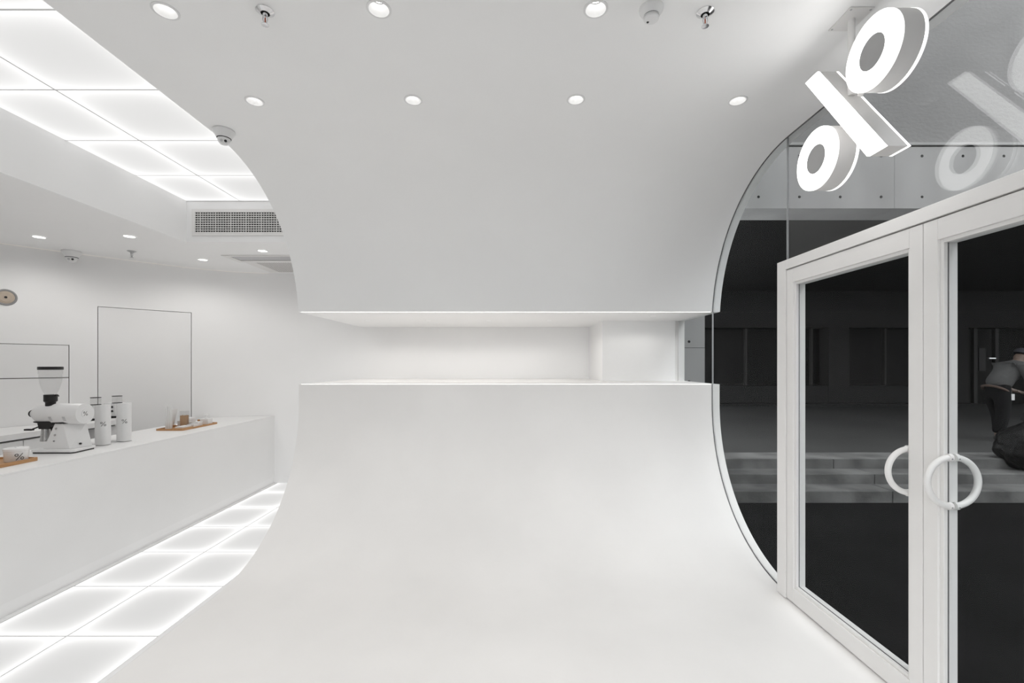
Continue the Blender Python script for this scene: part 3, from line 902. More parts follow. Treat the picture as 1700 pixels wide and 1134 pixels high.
# ------------------------------------------------------------------ printed percent mark
def print_mark(parent, place, size):
    """place(u, v, d) -> world point; size = mark height"""
    k = size / 0.54
    m_ = MB()
    for (u, v_) in ((-0.165, 0.136), (0.165, -0.136)):
        n = 24
        vs = []
        for i in range(n):
            a = 2 * PI * i / n
            for rr in (0.112, 0.066):
                for d in (0.0002, 0.0006):
                    vs.append(place((u + rr * math.cos(a)) * k, (v_ + rr * math.sin(a)) * k, d))
        fs = []
        for i in range(n):
            a, b = 4 * i, 4 * ((i + 1) % n)
            fs += [(a, b, b + 1, a + 1), (a + 1, b + 1, b + 3, a + 3), (a + 3, b + 3, b + 2, a + 2), (a + 2, b + 2, b, a)]
        m_.add(vs, fs)
    q = [(0.165, 0.2635), (0.220, 0.2635), (-0.165, -0.2635), (-0.220, -0.2635)]
    n = 6
    vs = []
    for i in range(n + 1):
        t_ = i / n
        for (a, b) in ((q[0], q[3]), (q[1], q[2])):
            u, v_ = a[0] + (b[0] - a[0]) * t_, a[1] + (b[1] - a[1]) * t_
            for d in (0.0002, 0.0006):
                vs.append(place(u * k, v_ * k, d))
    fs = []
    for i in range(n):
        a, b = 4 * i, 4 * i + 4
        fs += [(a + 1, b + 1, b + 3, a + 3), (a, b, b + 1, a + 1), (a + 2, a + 3, b + 3, b + 2), (a, a + 2, b + 2, b)]
    m_.add(vs, fs)
    return obj('percent_mark', m_, 'ink', parent)

# ------------------------------------------------------------------ big horizontal grinder
gy = 3.395
gz = lambda y_: 1.5 + y_
ek = empty('coffee_grinder', (-3.34, gy, ZT), 'large white horizontal coffee grinder with a tall clear hopper and black lid', 'grinder', 'coffee grinders on the counter')
obj('base', MB().prism([(-3.475, gy - .105), (-3.195, gy - .105), (-3.175, gy - .09), (-3.195, gy + .10), (-3.26, gy + .115), (-3.475, gy + .08), (-3.485, gy + .06), (-3.485, gy - .095)], 'z', ZT + .009, ZT + .030), 'white_body', ek, bevel=.006)
obj('rubber_foot', MB().prism([(-3.470, gy - .100), (-3.20, gy - .100), (-3.183, gy - .085), (-3.20, gy + .09), (-3.265, gy + .105), (-3.465, gy + .07)], 'z', ZT + .0005, ZT + .0095), 'black', ek)
# pillar: frustum
zb0, zb1 = ZT + .030, 1.064
bot = [(-3.420, gy - .075), (-3.225, gy - .075), (-3.185, gy + .06), (-3.40, gy + .075)]
topq = [(-3.372, gy - .040), (-3.305, gy - .045), (-3.215, gy + .045), (-3.36, gy + .05)]
pil = obj('pillar', MB().add([(*p, zb0) for p in bot] + [(*p, zb1) for p in topq],
    [(3, 2, 1, 0), (4, 5, 6, 7), (0, 1, 5, 4), (1, 2, 6, 5), (2, 3, 7, 6), (3, 0, 4, 7)]), 'white_body', ek, bevel=.004)
for fz, fx in ((.80, .34), (.545, .35), (.31, .36)):
    a = Vector((*bot[0], zb0)).lerp(Vector((*topq[0], zb1)), fz); b = Vector((*bot[1], zb0)).lerp(Vector((*topq[1], zb1)), fz)
    c = a.lerp(b, fx)
    obj('push_button', MB().tube([c + Vector((0, .002, 0)), c + Vector((0, -.005, .0005))], .0072 if fz > .4 else .006, n=16), 'steel', pil, smooth=40)
a = Vector((-3.215, gy - .012, zb0 + .028))
obj('cable_port', MB().tube([a, a + Vector((.012, 0, 0))], .007, n=12), 'black', pil)
obj('neck_pad', MB().prism([(-3.385, gy - .046), (-3.30, gy - .05), (-3.205, gy + .03), (-3.205, gy + .05), (-3.385, gy + .05)], 'z', 1.0635, 1.078), 'black', ek)
cyz = (0, gy, 1.133)
drum = obj('drum', MB().lathe(cyz, [(0, -3.405), (.060, -3.408), (.0745, -3.395), (.0764, -3.375), (.0764, -3.192), (.0745, -3.185), (.0, -3.184)], 'x', 56), 'white_body', ek, smooth=30)
nose = obj('grinding_head', MB().lathe(cyz, [(0, -3.566), (.030, -3.566), (.045, -3.545), (.0615, -3.522), (.063, -3.50), (.063, -3.40)], 'x', 48), 'white_body', ek, smooth=35)
obj('grind_dial', MB().lathe(cyz, [(0, -3.585), (.024, -3.585), (.027, -3.58), (.027, -3.568), (.031, -3.5665), (0, -3.565)], 'x', 32), 'black', nose, smooth=40)
obj('end_plate', MB().lathe(cyz, [(.030, -3.1838), (.030, -3.182), (.0, -3.182)], 'x', 40), 'white_body', drum, smooth=40)
print_mark(drum, lambda u, v_, d: (-3.182 + d, gy + u, 1.133 + v_), 0.034)
for xa_ in (-3.385, -3.285):
    vs = []
    for k in range(3):
        for a0 in [math.radians(-168 + j * 6 + k * 9) for j in range(2)]:
            for xx in (xa_, xa_ + .022):
                vs.append((xx, gy + .0769 * math.cos(a0), 1.133 + .0769 * math.sin(a0)))
    obj('vent_strip', MB().add(vs, [(4 * k, 4 * k + 1, 4 * k + 3, 4 * k + 2) for k in range(3)]), 'grey_alu', drum)
hx = -3.442
obj('feed_neck', MB().lathe((hx, gy, 0), [(0, 1.275), (0.0387, 1.275), (0.0387, 1.225), (0.0336, 1.222), (0.0292, 1.215), (0.0292, 1.19), (0, 1.185)], n=36), 'black', ek, smooth=30)
obj('gate_lever', MB().tube([(hx + .036, gy, 1.270), (hx + .058, gy - .004, 1.272), (hx + .065, gy - .004, 1.262)], .004, n=8), 'black', ek, smooth=50)
hop = obj('hopper', MB().lathe((hx, gy, 0), [(0.0336, 1.2755), (0.0343, 1.278), (0.0482, 1.315), (0.0584, 1.36), (0.0635, 1.395), (0.0642, 1.425), (0.0675, 1.43), (0.0675, 1.4595),
                                            (0.0646, 1.4595), (0.0646, 1.433), (0.0613, 1.428), (0.0606, 1.396), (0.0555, 1.362), (0.0453, 1.317), (0.0321, 1.280), (0.0336, 1.2755)], n=48), 'hopper', ek, smooth=40)
obj('hopper_lid', MB().lathe((hx, gy, 0), [(0, 1.46), (0.0697, 1.46), (0.0704, 1.463), (0.0704, 1.480), (0.0686, 1.483), (0, 1.483)], n=48), 'black', ek, smooth=30)
obj('outlet', MB().prism([(-3.535, 1.078), (-3.40, 1.078), (-3.385, 1.055), (-3.405, 1.04), (-3.42, 1.022), (-3.495, 1.022), (-3.505, 1.066), (-3.535, 1.071)], 'y', gy - .035, gy + .03), 'black', ek)
obj('bag_clamp', MB().tube([(-3.495, gy - .03, 1.040), (-3.54, gy - .035, 1.022)], .005, n=8).box(-3.592, -3.536, gy - .047, gy - .025, 1.012, 1.024), 'black', ek)
obj('spout', MB().lathe((-3.474, gy, 0), [(.025, 1.020), (.0265, 1.020), (.035, .930), (.0335, .929), (.025, 1.020)], n=36), 'steel', ek, smooth=40)
obj('shutter_fin', MB().prism([(-3.408, 1.03), (-3.425, 1.03), (-3.415, .992)], 'y', gy - .02, gy - .014), 'black', ek)

# ------------------------------------------------------------------ two tall doser grinders
def tall_grinder(cx, cy, label):
    r = empty('tall_grinder', (cx, cy, ZT), label, 'grinder', 'coffee grinders on the counter')
    H = 0.322
    col = obj('column', MB().prism(rrect(cx - .045, cx + .045, cy - .042, cy + .042, .03), 'z', ZT + .004, ZT + H), 'white_body', r, smooth=30)
    obj('head', MB().prism(rrect(cx - .140, cx - .03, cy - .042, cy + .042, .012), 'z', ZT + H - .105, ZT + H - .0005), 'white_body', r, smooth=30)
    obj('foot', MB().prism(rrect(cx - .140, cx - .03, cy - .045, cy + .045, .012), 'z', ZT + .0005, ZT + .014), 'white_body', r, smooth=30)
    jx = cx - .058
    obj('collar', MB().lathe((jx, cy, ZT + H), [(.0345, 0), (.0345, .004), (0, .004)], n=32), 'black', r)
    obj('bean_jar', MB().lathe((jx, cy, ZT + H), [(.0335, .004), (.0335, .056), (.0315, .056), (.0315, .006), (0, .006)], n=36), 'hopper', r, smooth=40)
    obj('jar_lid', MB().lathe((jx, cy, ZT + H), [(0, .056), (.0345, .056), (.0345, .061), (0, .062)], n=36), 'black', r, smooth=40)
    for z in (.030, .064):
        obj('knob', MB().tube([(cx - .062, cy - .041, ZT + H - z), (cx - .062, cy - .051, ZT + H - z)], .0085, n=16), 'black', r, smooth=40)
    obj('chute', MB().lathe((cx - .095, cy, ZT + H - .105), [(.022, -.022), (.028, 0), (0, 0)], n=20), 'black', r, smooth=40)
    # mark on the rounded corner towards the customers
    ang = math.radians(-52)
    n_ = Vector((math.cos(ang), math.sin(ang), 0)); t_ = Vector((-n_.y, n_.x, 0))
    cc = Vector((cx + .015, cy - .012, 0))
    def place(u, v_, d):
        # wrap round the corner, radius .03
        a = ang + u / .030
        a_c = max(math.radians(-90), min(0, a))
        ex = (a - a_c) * .030
        p_ = cc + Vector((math.cos(a_c), math.sin(a_c), 0)) * (.030 + d) + Vector((-math.sin(a_c), math.cos(a_c), 0)) * ex
        return (p_.x, p_.y, ZT + .172 + v_)
    print_mark(col, place, 0.036)
tall_grinder(-3.285, 3.655, 'white column coffee grinder with a small glass jar, just right of the large grinder')
tall_grinder(-3.265, 3.830, 'white column coffee grinder with two black knobs, farther right of its twin')

# ------------------------------------------------------------------ board with a lidded bowl
bo = empty('serving_board', (-3.33, 2.8, ZT), 'light wooden serving board under the white bowl at the left edge', 'board')
obj('plank', MB().prism(rrect(-3.46, -3.19, 2.45, 3.075, .025), 'z', ZT + .0005, ZT + .010), 'wood', bo)
m_ = MB()
outer, inner = rrect(-3.46, -3.19, 2.45, 3.075, .025), rrect(-3.445, -3.205, 2.465, 3.06, .015)
n = len(outer)
vs = [(*p_, ZT + .0101) for p_ in outer] + [(*p_, ZT + .022) for p_ in outer] + [(*p_, ZT + .022) for p_ in inner] + [(*p_, ZT + .0101) for p_ in inner]
fs = []
for i in range(n):
    j = (i + 1) % n
    for k in range(4):
        k2 = (k + 1) % 4
        fs.append((k * n + i, k * n + j, k2 * n + j, k2 * n + i))
obj('raised_rim', MB().add(vs, fs), 'wood', bo)
bx, by = -3.268, 3.0
bw = empty('lidded_bowl', (bx, by, ZT + .0102), 'white round lidded bowl with a black percent mark on the wooden board', 'bowl')
zz = ZT + .0105
bowl = obj('bowl', MB().lathe((bx, by, zz), [(0, 0), (.052, 0), (.056, .005), (.059, .068), (.056, .068), (.053, .008), (0, .008)], n=56), 'ceramic', bw, smooth=40)
obj('lid', MB().lathe((bx, by, zz), [(.0605, .0685), (.0615, .070), (.0615, .084), (.058, .088), (0, .090), ], n=56).lathe((bx, by, zz), [(.0605, .0685), (0, .0685)], n=56), 'ceramic', bw, smooth=30)
obj('lid_stud', MB().lathe((bx, by, zz), [(.008, .0895), (.007, .094), (0, .095)], n=16), 'ceramic', bw, smooth=40)
def place(u, v_, d):
    a0 = math.radians(-28)
    zz_ = .034 + v_
    R_ = .056 + .003 * (zz_ - .005) / .063 + d + .0003
    a = a0 + u / R_
    return (bx + R_ * math.cos(a), by + R_ * math.sin(a), zz + zz_)
print_mark(bowl, place, 0.044)

# steel wand reaching in from the left behind the counter
tag(obj('steel_wand', MB().tube([(-3.90, 2.9, 0.995), (-3.78, 3.32, 1.005)], .005, n=10).box(-3.93, -3.88, 2.84, 2.92, .901 - .048, 1.0), 'steel'),
    'thin steel tap arm behind the counter, left of the large grinder', 'tap')

# ------------------------------------------------------------------ condiment tray and what stands on it
tr = empty('condiment_tray', (-3.34, 4.7, ZT), 'long light wooden tray at the far end of the counter', 'tray')
obj('tray_base', MB().prism(rrect(-3.475, -3.205, 4.43, 4.965, .022), 'z', ZT + .0005, ZT + .009), 'wood', tr)
outer, inner = rrect(-3.475, -3.205, 4.43, 4.965, .022), rrect(-3.465, -3.215, 4.44, 4.955, .013)
n = len(outer)
vs = [(*p_, ZT + .0091) for p_ in outer] + [(*p_, ZT + .017) for p_ in outer] + [(*p_, ZT + .017) for p_ in inner] + [(*p_, ZT + .0091) for p_ in inner]
fs = []
for i in range(n):
    j = (i + 1) % n
    for k in range(4):
        fs.append((k * n + i, k * n + j, ((k + 1) % 4) * n + j, ((k + 1) % 4) * n + i))
obj('tray_rim', MB().add(vs, fs), 'wood', tr)
T = ZT + .0093
# straws: holder plus individual straws
sx, sy = -3.405, 4.515
random.seed(3)
hold = empty('straw_bundle', (sx, sy, T), 'tall bundle of white paper straws standing on the wooden tray', 'straws')
pos = [(0, 0)] + [(.0120 * math.cos(k * PI / 3), .0120 * math.sin(k * PI / 3)) for k in range(6)] + [(.0240 * math.cos(k * PI / 6), .0240 * math.sin(k * PI / 6)) for k in range(12)]
for (a, b) in pos:
    h = .218 + random.uniform(-.006, .006)
    obj('straw', MB().tube([(sx + a, sy + b, T + .0005), (sx + a, sy + b, T + h)], .0060, n=10), 'paper', hold, smooth=40)
# stirrers in a clear holder
hx_, hy_ = -3.325, 4.62
sh = empty('stirrer_holder', (hx_, hy_, T), 'clear holder filled with flat wooden stirrers beside the straws', 'stirrers')
obj('clear_box', MB().prism(rrect(hx_ - .036, hx_ + .036, hy_ - .026, hy_ + .026, .006), 'z', T, T + .003).add(
    *(lambda o_, i_: ([(*p_, T + .003) for p_ in o_] + [(*p_, T + .165) for p_ in o_] + [(*p_, T + .165) for p_ in i_] + [(*p_, T + .003) for p_ in i_],
      [(k * len(o_) + i, k * len(o_) + (i + 1) % len(o_), ((k + 1) % 4) * len(o_) + (i + 1) % len(o_), ((k + 1) % 4) * len(o_) + i) for k in range(4) for i in range(len(o_))]))
    (rrect(hx_ - .036, hx_ + .036, hy_ - .026, hy_ + .026, .006), rrect(hx_ - .033, hx_ + .033, hy_ - .023, hy_ + .023, .004))), 'hopper', sh)
for k in range(18):
    a = hx_ - .028 + (k % 6) * .0112
    b = hy_ - .016 + (k // 6) * .015
    obj('stirrer', MB().box(a - .0048, a + .0048, b - .0012, b + .0012, T + .0035, T + .118 + random.uniform(-.008, .006)), 'stick', sh)
# leaning card
cd = empty('menu_card', (-3.45, 4.60, T), 'small pale leaning card at the back corner of the tray', 'card')
obj('card', MB().add([(-3.462, 4.55, T + .02), (-3.462, 4.66, T + .02), (-3.425, 4.66, T + .185), (-3.425, 4.55, T + .185),
                      (-3.459, 4.55, T + .019), (-3.459, 4.66, T + .019), (-3.422, 4.66, T + .184), (-3.422, 4.55, T + .184)],
                     [(0, 1, 2, 3), (7, 6, 5, 4), (0, 4, 5, 1), (1, 5, 6, 2), (2, 6, 7, 3), (3, 7, 4, 0)]), 'paper', cd)
obj('wooden_foot', MB().box(-3.463, -3.445, 4.545, 4.665, T + .0005, T + .0185), 'wood', cd)
# napkin stack on a small wooden dish
nd = empty('napkin_dish', (-3.265, 4.53, T), 'small wooden dish with folded white napkins at the front of the tray', 'dish')
obj('dish', MB().box(-3.31, -3.222, 4.452, 4.60, T + .0005, T + .014), 'stick', nd, bevel=.002)
for k in range(3):
    obj('napkin', MB().box(-3.303 + k * .001, -3.23 - k * .001, 4.462, 4.588, T + .0145 + k * .004, T + .018 + k * .004), 'paper', nd)
# napkin box with raised lid block
nb = empty('napkin_box', (-3.39, 4.74, T), 'white lidded box in the middle of the wooden tray', 'box')
obj('box_body', MB().box(-3.435, -3.345, 4.67, 4.82, T + .0005, T + .058), 'white_body', nb, bevel=.003)
obj('box_lid', MB().box(-3.43, -3.345, 4.70, 4.815, T + .0585, T + .082), 'white_body', nb, bevel=.003)
obj('front_slot', MB().box(-3.3452, -3.3442, 4.70, 4.79, T + .025, T + .031), 'seam', nb)
for (x0, x1, y0, y1, h, lab) in ((-3.30, -3.225, 4.615, 4.685, .030, 'low white sugar box nearest the wooden napkin dish'),
                                 (-3.31, -3.245, 4.70, 4.775, .040, 'low white sugar box nearest the pump bottle'),
                                 ):
    sb_ = empty('sugar_box', ((x0 + x1) / 2, (y0 + y1) / 2, T), lab, 'box', 'small white boxes on the tray')
    obj('box_body', MB().box(x0, x1, y0, y1, T + .0005, T + h * .72), 'ceramic', sb_, bevel=.003)
    obj('box_lid', MB().box(x0 - .001, x1 + .001, y0 - .001, y1 + .001, T + h * .72 + .0005, T + h), 'ceramic', sb_, bevel=.002)
cr = empty('brown_jar', (-3.335, 4.845, T), 'tiny white jar with a brown wooden stopper behind the low boxes', 'jar')
obj('jar', MB().lathe((-3.335, 4.845, T), [(0, .0005), (.016, .0005), (.018, .006), (.018, .03), (.013, .034), (0, .034)], n=24), 'ceramic', cr, smooth=40)
obj('stopper', MB().lathe((-3.335, 4.845, T), [(.011, .0345), (.014, .042), (.011, .05), (0, .052)], n=20), 'wood', cr, smooth=40)
px_, py_ = -3.275, 4.875
pb = empty('pump_bottle', (px_, py_, T), 'square white pump bottle at the right end of the wooden tray', 'bottle')
obj('bottle', MB().prism(rrect(px_ - .045, px_ + .045, py_ - .038, py_ + .038, .008), 'z', T + .0005, T + .058), 'white_body', pb, bevel=.003)
obj('neck', MB().lathe((px_, py_, T), [(.016, .0585), (.016, .068), (.007, .070), (.007, .090), (0, .090)], n=20), 'white_body', pb, smooth=40)
obj('pump_head', MB().tube([(px_ - .014, py_, T + .094), (px_ + .016, py_ - .005, T + .094), (px_ + .034, py_ - .012, T + .090)], .006, n=10), 'white_body', pb, smooth=50)

# ------------------------------------------------------------------ outside
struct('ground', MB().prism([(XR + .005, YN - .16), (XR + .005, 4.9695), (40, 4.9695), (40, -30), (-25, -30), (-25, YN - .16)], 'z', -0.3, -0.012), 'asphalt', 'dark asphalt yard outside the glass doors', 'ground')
st_y = [4.97, 5.27, 5.545]
st_z = [0.117, 0.232, 0.350]
XO = 1.90
steps = empty('concrete_steps', (6, 5.2, -0.012), 'three low weathered concrete steps across the yard', 'steps')
joints = [4.16, 4.20, 3.92]
for k in range(3):
    y0 = st_y[k]
    y1 = st_y[k + 1] - .001 if k < 2 else 5.95
    xs = [XO] + [joints[k] + j * 2.4 for j in range(0, 6)]
    for a, b in zip(xs, xs[1:]):
        obj('step_slab', MB().box(a + .004, b - .004, y0, y1, -0.29 if k == 0 else st_z[k - 1] - .05, st_z[k]), 'step', steps, bevel=.008)
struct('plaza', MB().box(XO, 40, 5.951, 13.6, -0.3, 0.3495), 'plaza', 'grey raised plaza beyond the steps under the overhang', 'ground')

# unseen masses added round the yard to block sky light
struct('wall_sky_block', MB().box(6.9, 7.4, -30, 4.80, -0.012, 9.0), 'pale_wall', 'grey wall added along the yard out of view to block sky light', 'wall')
struct('wall_sky_block_upper', MB().box(-6.0, XR, YN - .15, 5.93, 3.305, 7.0), 'concrete', 'upper storey added above the shop out of view to block sky light', 'wall')

# building opposite: upper wall, beam with tie holes, soffit, back wall with openings
bd_ = empty('wall_overhang', (8, 6, 3.56), 'pale concrete building edge overhanging the plaza', 'building', None, 'structure')
obj('rendered_wall', MB().box(XO, 30, 6.06, 6.5, 4.43, 11.0), 'stucco', bd_)
obj('ledge', MB().box(XO, 30, 6.0, 6.5, 4.395, 4.4295), 'concrete', bd_)
obj('drip_groove', MB().box(XO, 30, 6.035, 6.5, 4.372, 4.3945), 'hole', bd_)
for i in range(6):
    a = XO if i == 0 else 5.05 + (i - 1) * 3.24
    b = 5.05 + i * 3.24
    obj('concrete_panel', MB().box(a + .002, b - .002, 6.01, 6.5, 3.56, 4.3715), 'concrete', bd_)
hm = MB().tube([(0, -.0012, 0), (0, .012, 0)], .021, n=14)
first = None
for zi in (3.712, 4.252):
    for k in range(22):
        xh = 3.255 + (k - 1) * .54
        loc = (xh, 6.0095, zi)
        if first is None:
            first = obj('tie_hole', MB().tube([(xh, 6.0085, zi), (xh, 6.012, zi)], .018, n=14), 'hole', bd_, origin=loc)
        else:
            o = first.copy(); C.objects.link(o); o.location = Vector(loc) - bd_.location
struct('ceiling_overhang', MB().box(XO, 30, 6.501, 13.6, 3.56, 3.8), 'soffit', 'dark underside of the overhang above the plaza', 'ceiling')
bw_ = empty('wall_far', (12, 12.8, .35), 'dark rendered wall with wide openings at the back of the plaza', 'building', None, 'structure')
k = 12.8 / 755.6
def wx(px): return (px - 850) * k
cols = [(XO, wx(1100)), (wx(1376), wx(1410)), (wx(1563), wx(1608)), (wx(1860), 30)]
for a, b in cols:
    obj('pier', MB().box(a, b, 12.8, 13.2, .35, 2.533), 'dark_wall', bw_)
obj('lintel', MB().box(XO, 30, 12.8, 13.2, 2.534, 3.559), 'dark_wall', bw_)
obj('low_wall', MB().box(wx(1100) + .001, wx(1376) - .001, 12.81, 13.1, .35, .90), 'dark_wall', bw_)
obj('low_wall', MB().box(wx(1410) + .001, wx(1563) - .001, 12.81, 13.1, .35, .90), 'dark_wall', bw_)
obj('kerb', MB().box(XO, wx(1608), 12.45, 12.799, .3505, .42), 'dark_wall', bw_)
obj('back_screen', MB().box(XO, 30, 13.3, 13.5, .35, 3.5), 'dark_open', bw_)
for px in (1245, 1356, 1480):
    obj('mullion', MB().box(wx(px) - .025, wx(px) + .025, 13.0, 13.1, .901, 2.533), 'mullion', bw_)
for px in (1632, 1668, 1745):
    obj('mullion', MB().box(wx(px) - .05, wx(px) + .05, 13.0, 13.1, .35, 2.533), 'mullion', bw_)
for a, b in ((1609, 1621), (1639, 1650)):
    obj('notice_panel', MB().box(wx(a), wx(b), 13.02, 13.05, 1.31, 1.97), 'mullion', bw_)
obj('push_bar', MB().box(wx(1652), wx(1663), 12.95, 12.99, 1.66, 1.69), 'grey_alu', bw_)
struct('wall_concrete', MB().box(1.875, 2.287, 5.40, 5.945, .352, 3.5), 'concrete', 'short pale concrete wall end seen through the slot glass', 'wall')
stub = bpy.data.objects['wall_concrete']
for zi in (1.575, 2.06 - .0, 1.10):
    obj('tie_hole', MB().tube([(2.10, 5.3985, 1.5 + (zi - 1.575) * 1.0 + .27), (2.10, 5.402, 1.5 + (zi - 1.575) + .27)], .016, n=14), 'hole', stub)
obj('formwork_joint', MB().box(1.876, 2.286, 5.3988, 5.402, 1.694, 1.699), 'hole', stub)

# ------------------------------------------------------------------ bin bag on the steps
bm = bmesh.new()
bmesh.ops.create_icosphere(bm, subdivisions=5, radius=1)
bc_ = Vector((6.26, 5.50, 0.52))
def stair_z(y):
    return -0.012 if y < st_y[0] else st_z[0] if y < st_y[1] else st_z[1] if y < st_y[2] else st_z[2]
for v in bm.verts:
    d = v.co.normalized()
    f = 1 + .10 * noise.noise(d * 2.2) + .045 * noise.noise(d * 5 + Vector((3, 1, 2))) + .02 * noise.noise(d * 12)
    p_ = Vector((d.x * .345, d.y * .26, d.z * (.25 if d.z > 0 else .31))) * f
    if d.z > .75:
        p_.z += (d.z - .75) * .22
        p_.x *= 1 - (d.z - .75) * 2.2; p_.y *= 1 - (d.z - .75) * 2.2
    p_ += bc_
    p_.z = max(p_.z, stair_z(p_.y) + .004, stair_z(p_.y + .02) - .1)
    v.co = p_
me = bpy.data.meshes.new('bin_bag')
bm.to_mesh(me); bm.free()
me.materials.append(MT['bag'])
me.polygons.foreach_set('use_smooth', [True] * len(me.polygons))
bag = bpy.data.objects.new('bin_bag', me); C.objects.link(bag)
tag(bag, 'full black bin bag slumped on the concrete steps', 'bag')
obj('tied_neck', MB().tube([(6.26, 5.50, .77), (6.26, 5.50, .81), (6.25, 5.50, .84), (6.22, 5.49, .865)], [.05, .028, .045, .07], n=12), 'bag', bag, smooth=60)

# ------------------------------------------------------------------ person bending forward on the plaza
def skin(name, verts, edges, radii, m, parent, sub=2, root_i=0):
    off = wloc(parent)
    me = bpy.data.meshes.new(name)
    me.from_pydata([tuple(Vector(v) - off) for v in verts], edges, [])
    me.materials.append(MT[m])
    o = bpy.data.objects.new(name, me); C.objects.link(o)
    o.parent = parent
    md = o.modifiers.new('skin', 'SKIN'); md.use_smooth_shade = True
    for i, r in enumerate(radii):
        sv = me.skin_vertices[0].data[i]
        sv.radius = (r, r) if not isinstance(r, tuple) else r
        sv.use_root = (i == root_i)
    s_ = o.modifiers.new('sub', 'SUBSURF'); s_.levels = sub; s_.render_levels = sub
    return o
Y = 6.9
per = empty('person', (7.36, Y, .35), 'person in a pale jacket and dark cap bending forward outside behind the door', 'person')
# body (one continuous figure)
V = [(7.34, Y, 1.15), (7.42, Y, 1.28), (7.54, Y, 1.42), (7.61, Y, 1.49), (7.67, Y, 1.535), (7.715, Y, 1.60), (7.735, Y, 1.66)]
R_ = [.08, .09, .115, .08, .052, .083, .075]
E = [(0, 1), (1, 2), (2, 3), (3, 4), (4, 5), (5, 6)]
def limb(start, pts, rr):
    i = start
    for p_, r in zip(pts, rr):
        V.append(p_); R_.append(r); E.append((i, len(V) - 1)); i = len(V) - 1
    return i
hands = []
for sgn_ in (-1, 1):
    dy = sgn_ * .17
    e = limb(3, [(7.58, Y + dy, 1.46), (7.64, Y + sgn_ * .22, 1.24), (7.74, Y + sgn_ * .17, 1.10), (7.79, Y + sgn_ * .15, 1.085)], [.06, .045, .032, .03])
    hands.append((e, sgn_))
    ks = (7.335, .76, 7.25, .43, 7.36) if sgn_ < 0 else (7.47, .77, 7.50, .43, 7.62)
    limb(0, [(7.34, Y + sgn_ * .09, 1.08), (ks[0], Y + sgn_ * .10, ks[1]), (ks[2], Y + sgn_ * .10, ks[3]), (ks[4], Y + sgn_ * .11, .39)], [.088, .060, .042, .036])
for e, sgn_ in hands:
    bx_, by_, bz_ = V[e]
    palm = limb(e, [(bx_ + .05, by_, bz_ - .005)], [.026])
    for f_, (dyf, ln) in enumerate(((-.030, .055), (-.010, .068), (.010, .064), (.028, .05))):
        limb(palm, [(bx_ + .075, by_ + dyf, bz_ - .008), (bx_ + .075 + ln * .55, by_ + dyf, bz_ - .018), (bx_ + .08 + ln * .8, by_ + dyf * .9, bz_ - .045)], [.0095, .0085, .0075])
    limb(e, [(bx_ + .03, by_ - sgn_ * .03, bz_ - .01), (bx_ + .06, by_ - sgn_ * .045, bz_ - .03)], [.0105, .009])
skin('body', V, E, R_, 'skin', per)
# clothing
JV = [(7.315, Y, 1.12), (7.42, Y, 1.285), (7.54, Y, 1.42), (7.61, Y, 1.49), (7.645, Y, 1.52)]
JE = [(0, 1), (1, 2), (2, 3), (3, 4)]
JR = [.162, .155, .155, .105, .065]
for sgn_ in (-1, 1):
    b = len(JV)
    JV += [(7.58, Y + sgn_ * .17, 1.46), (7.64, Y + sgn_ * .22, 1.24), (7.73, Y + sgn_ * .175, 1.11)]
    JR += [.088, .068, .050]
    JE += [(3, b), (b, b + 1), (b + 1, b + 2)]
skin('jacket', JV, JE, JR, 'jacket', per)
obj('jacket_hem', MB().tube([(7.325 + .145 * math.cos(a) * .82, Y + .155 * math.sin(a), 1.115 + .145 * math.cos(a) * -.45) for a in [2 * PI * k / 28 for k in range(28)]], .018, closed=True, n=8), 'trimc', per, smooth=60)
TV = [(7.335, Y, 1.13), (7.40, Y, 1.25)]; TR = [.130, .115]; TE = [(0, 1)]
for sgn_ in (-1, 1):
    b = len(TV)
    ks = (7.335, .76, 7.25, .45) if sgn_ < 0 else (7.47, .77, 7.50, .45)
    TV += [(7.34, Y + sgn_ * .09, 1.05), (ks[0], Y + sgn_ * .10, ks[1]), (ks[2], Y + sgn_ * .10, ks[3])]
    TR += [.108, .085, .078]
    TE += [(0, b), (b, b + 1), (b + 1, b + 2)]
skin('trousers', TV, TE, TR, 'trouser', per)
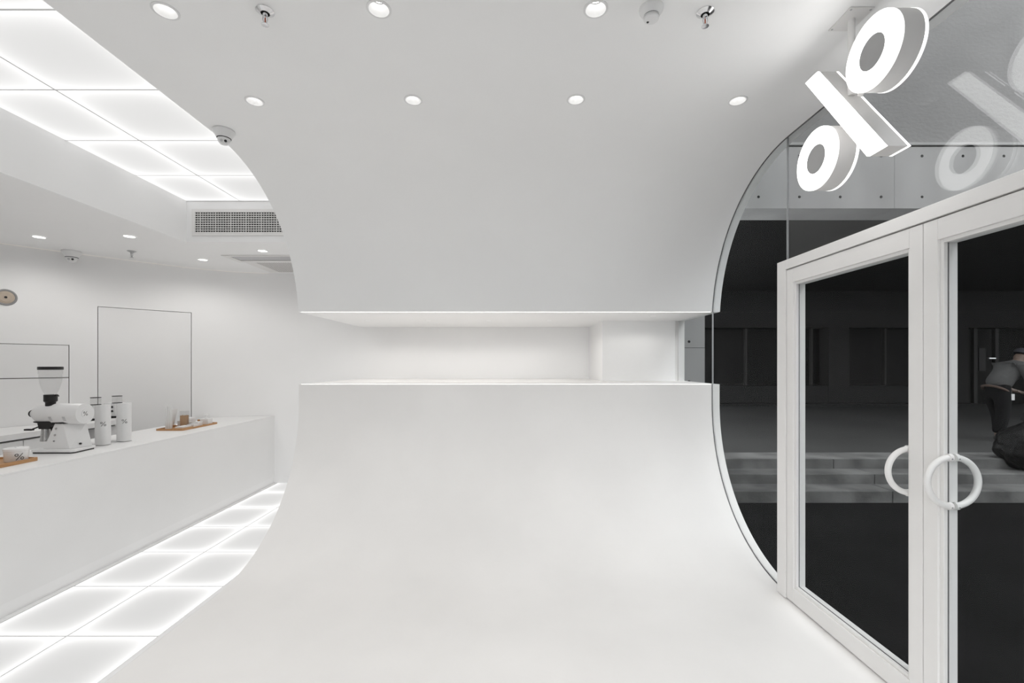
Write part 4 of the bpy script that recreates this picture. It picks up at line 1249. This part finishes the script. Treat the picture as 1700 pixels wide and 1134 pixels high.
for sgn_, ax in ((-1, 7.25), (1, 7.50)):
    skin('shoe', [(ax - .04, Y + sgn_ * .10, .40), (ax + .05, Y + sgn_ * .105, .395), (ax + .15, Y + sgn_ * .11, .385)], [(0, 1), (1, 2)], [.045, .045, .034], 'black', per)
hd = Vector((7.73, Y, 1.645))
ax_ = Vector((.45, 0, .9)).normalized(); fw = Vector((.9, 0, -.45)).normalized()
m_ = MB().lathe((0, 0, 0), [(.096, 0), (.095, .03), (.082, .065), (.05, .088), (0, .098)], n=28)
m_.v = [tuple(hd + fw * a * 1.1 + Vector((0, 1, 0)) * b * .95 + ax_ * c) for a, b, c in m_.v]
cap_ = obj('cap', m_, 'cap', per, smooth=60)
m_ = MB().prism([(.08, -.075), (.13, -.065), (.165, -.03), (.165, .03), (.13, .065), (.08, .075)], 'z', -.004, .004)
m_.v = [tuple(hd + fw * a + Vector((0, 1, 0)) * b + ax_ * (c + .004) - ax_ * max(0, a - .09) * .3) for a, b, c in m_.v]
obj('brim', m_, 'cap', cap_)
fc = Vector((7.718, Y, 1.605))
skin('nose', [tuple(fc + fw * .075 + ax_ * .01), tuple(fc + fw * .098 - ax_ * .012)], [(0, 1)], [.012, .014], 'skin', per, 1)
for sgn_ in (-1, 1):
    m_ = MB().lathe(tuple(fc + fw * .076 + ax_ * .018 + Vector((0, sgn_ * .032, 0))), [(0, -.009), (.008, -.005), (.010, 0), (.008, .005), (0, .009)], n=12)
    obj('eye', m_, 'black', per, smooth=60)
    m_ = MB().lathe(tuple(fc + Vector((0, sgn_ * .088, 0)) + ax_ * .0), [(0, -.03), (.012, -.02), (.016, .005), (.012, .025), (0, .03)], n=12)
    obj('ear', m_, 'skin', per, smooth=60)
obj('mouth', MB().box(fc.x + .055, fc.x + .066, Y - .022, Y + .022, fc.z - .068, fc.z - .062), 'trimc', per)
bx_ = 7.40; bz_ = 1.02
obj('lanyard_clip', MB().tube([(bx_, Y - .155, 1.10), (bx_, Y - .16, 1.06)], .006, n=8), 'black', per)
obj('badge', MB().box(bx_ - .04, bx_ + .04, Y - .165, Y - .160, bz_ - .05, bz_ + .042), 'badge', per, bevel=.001)
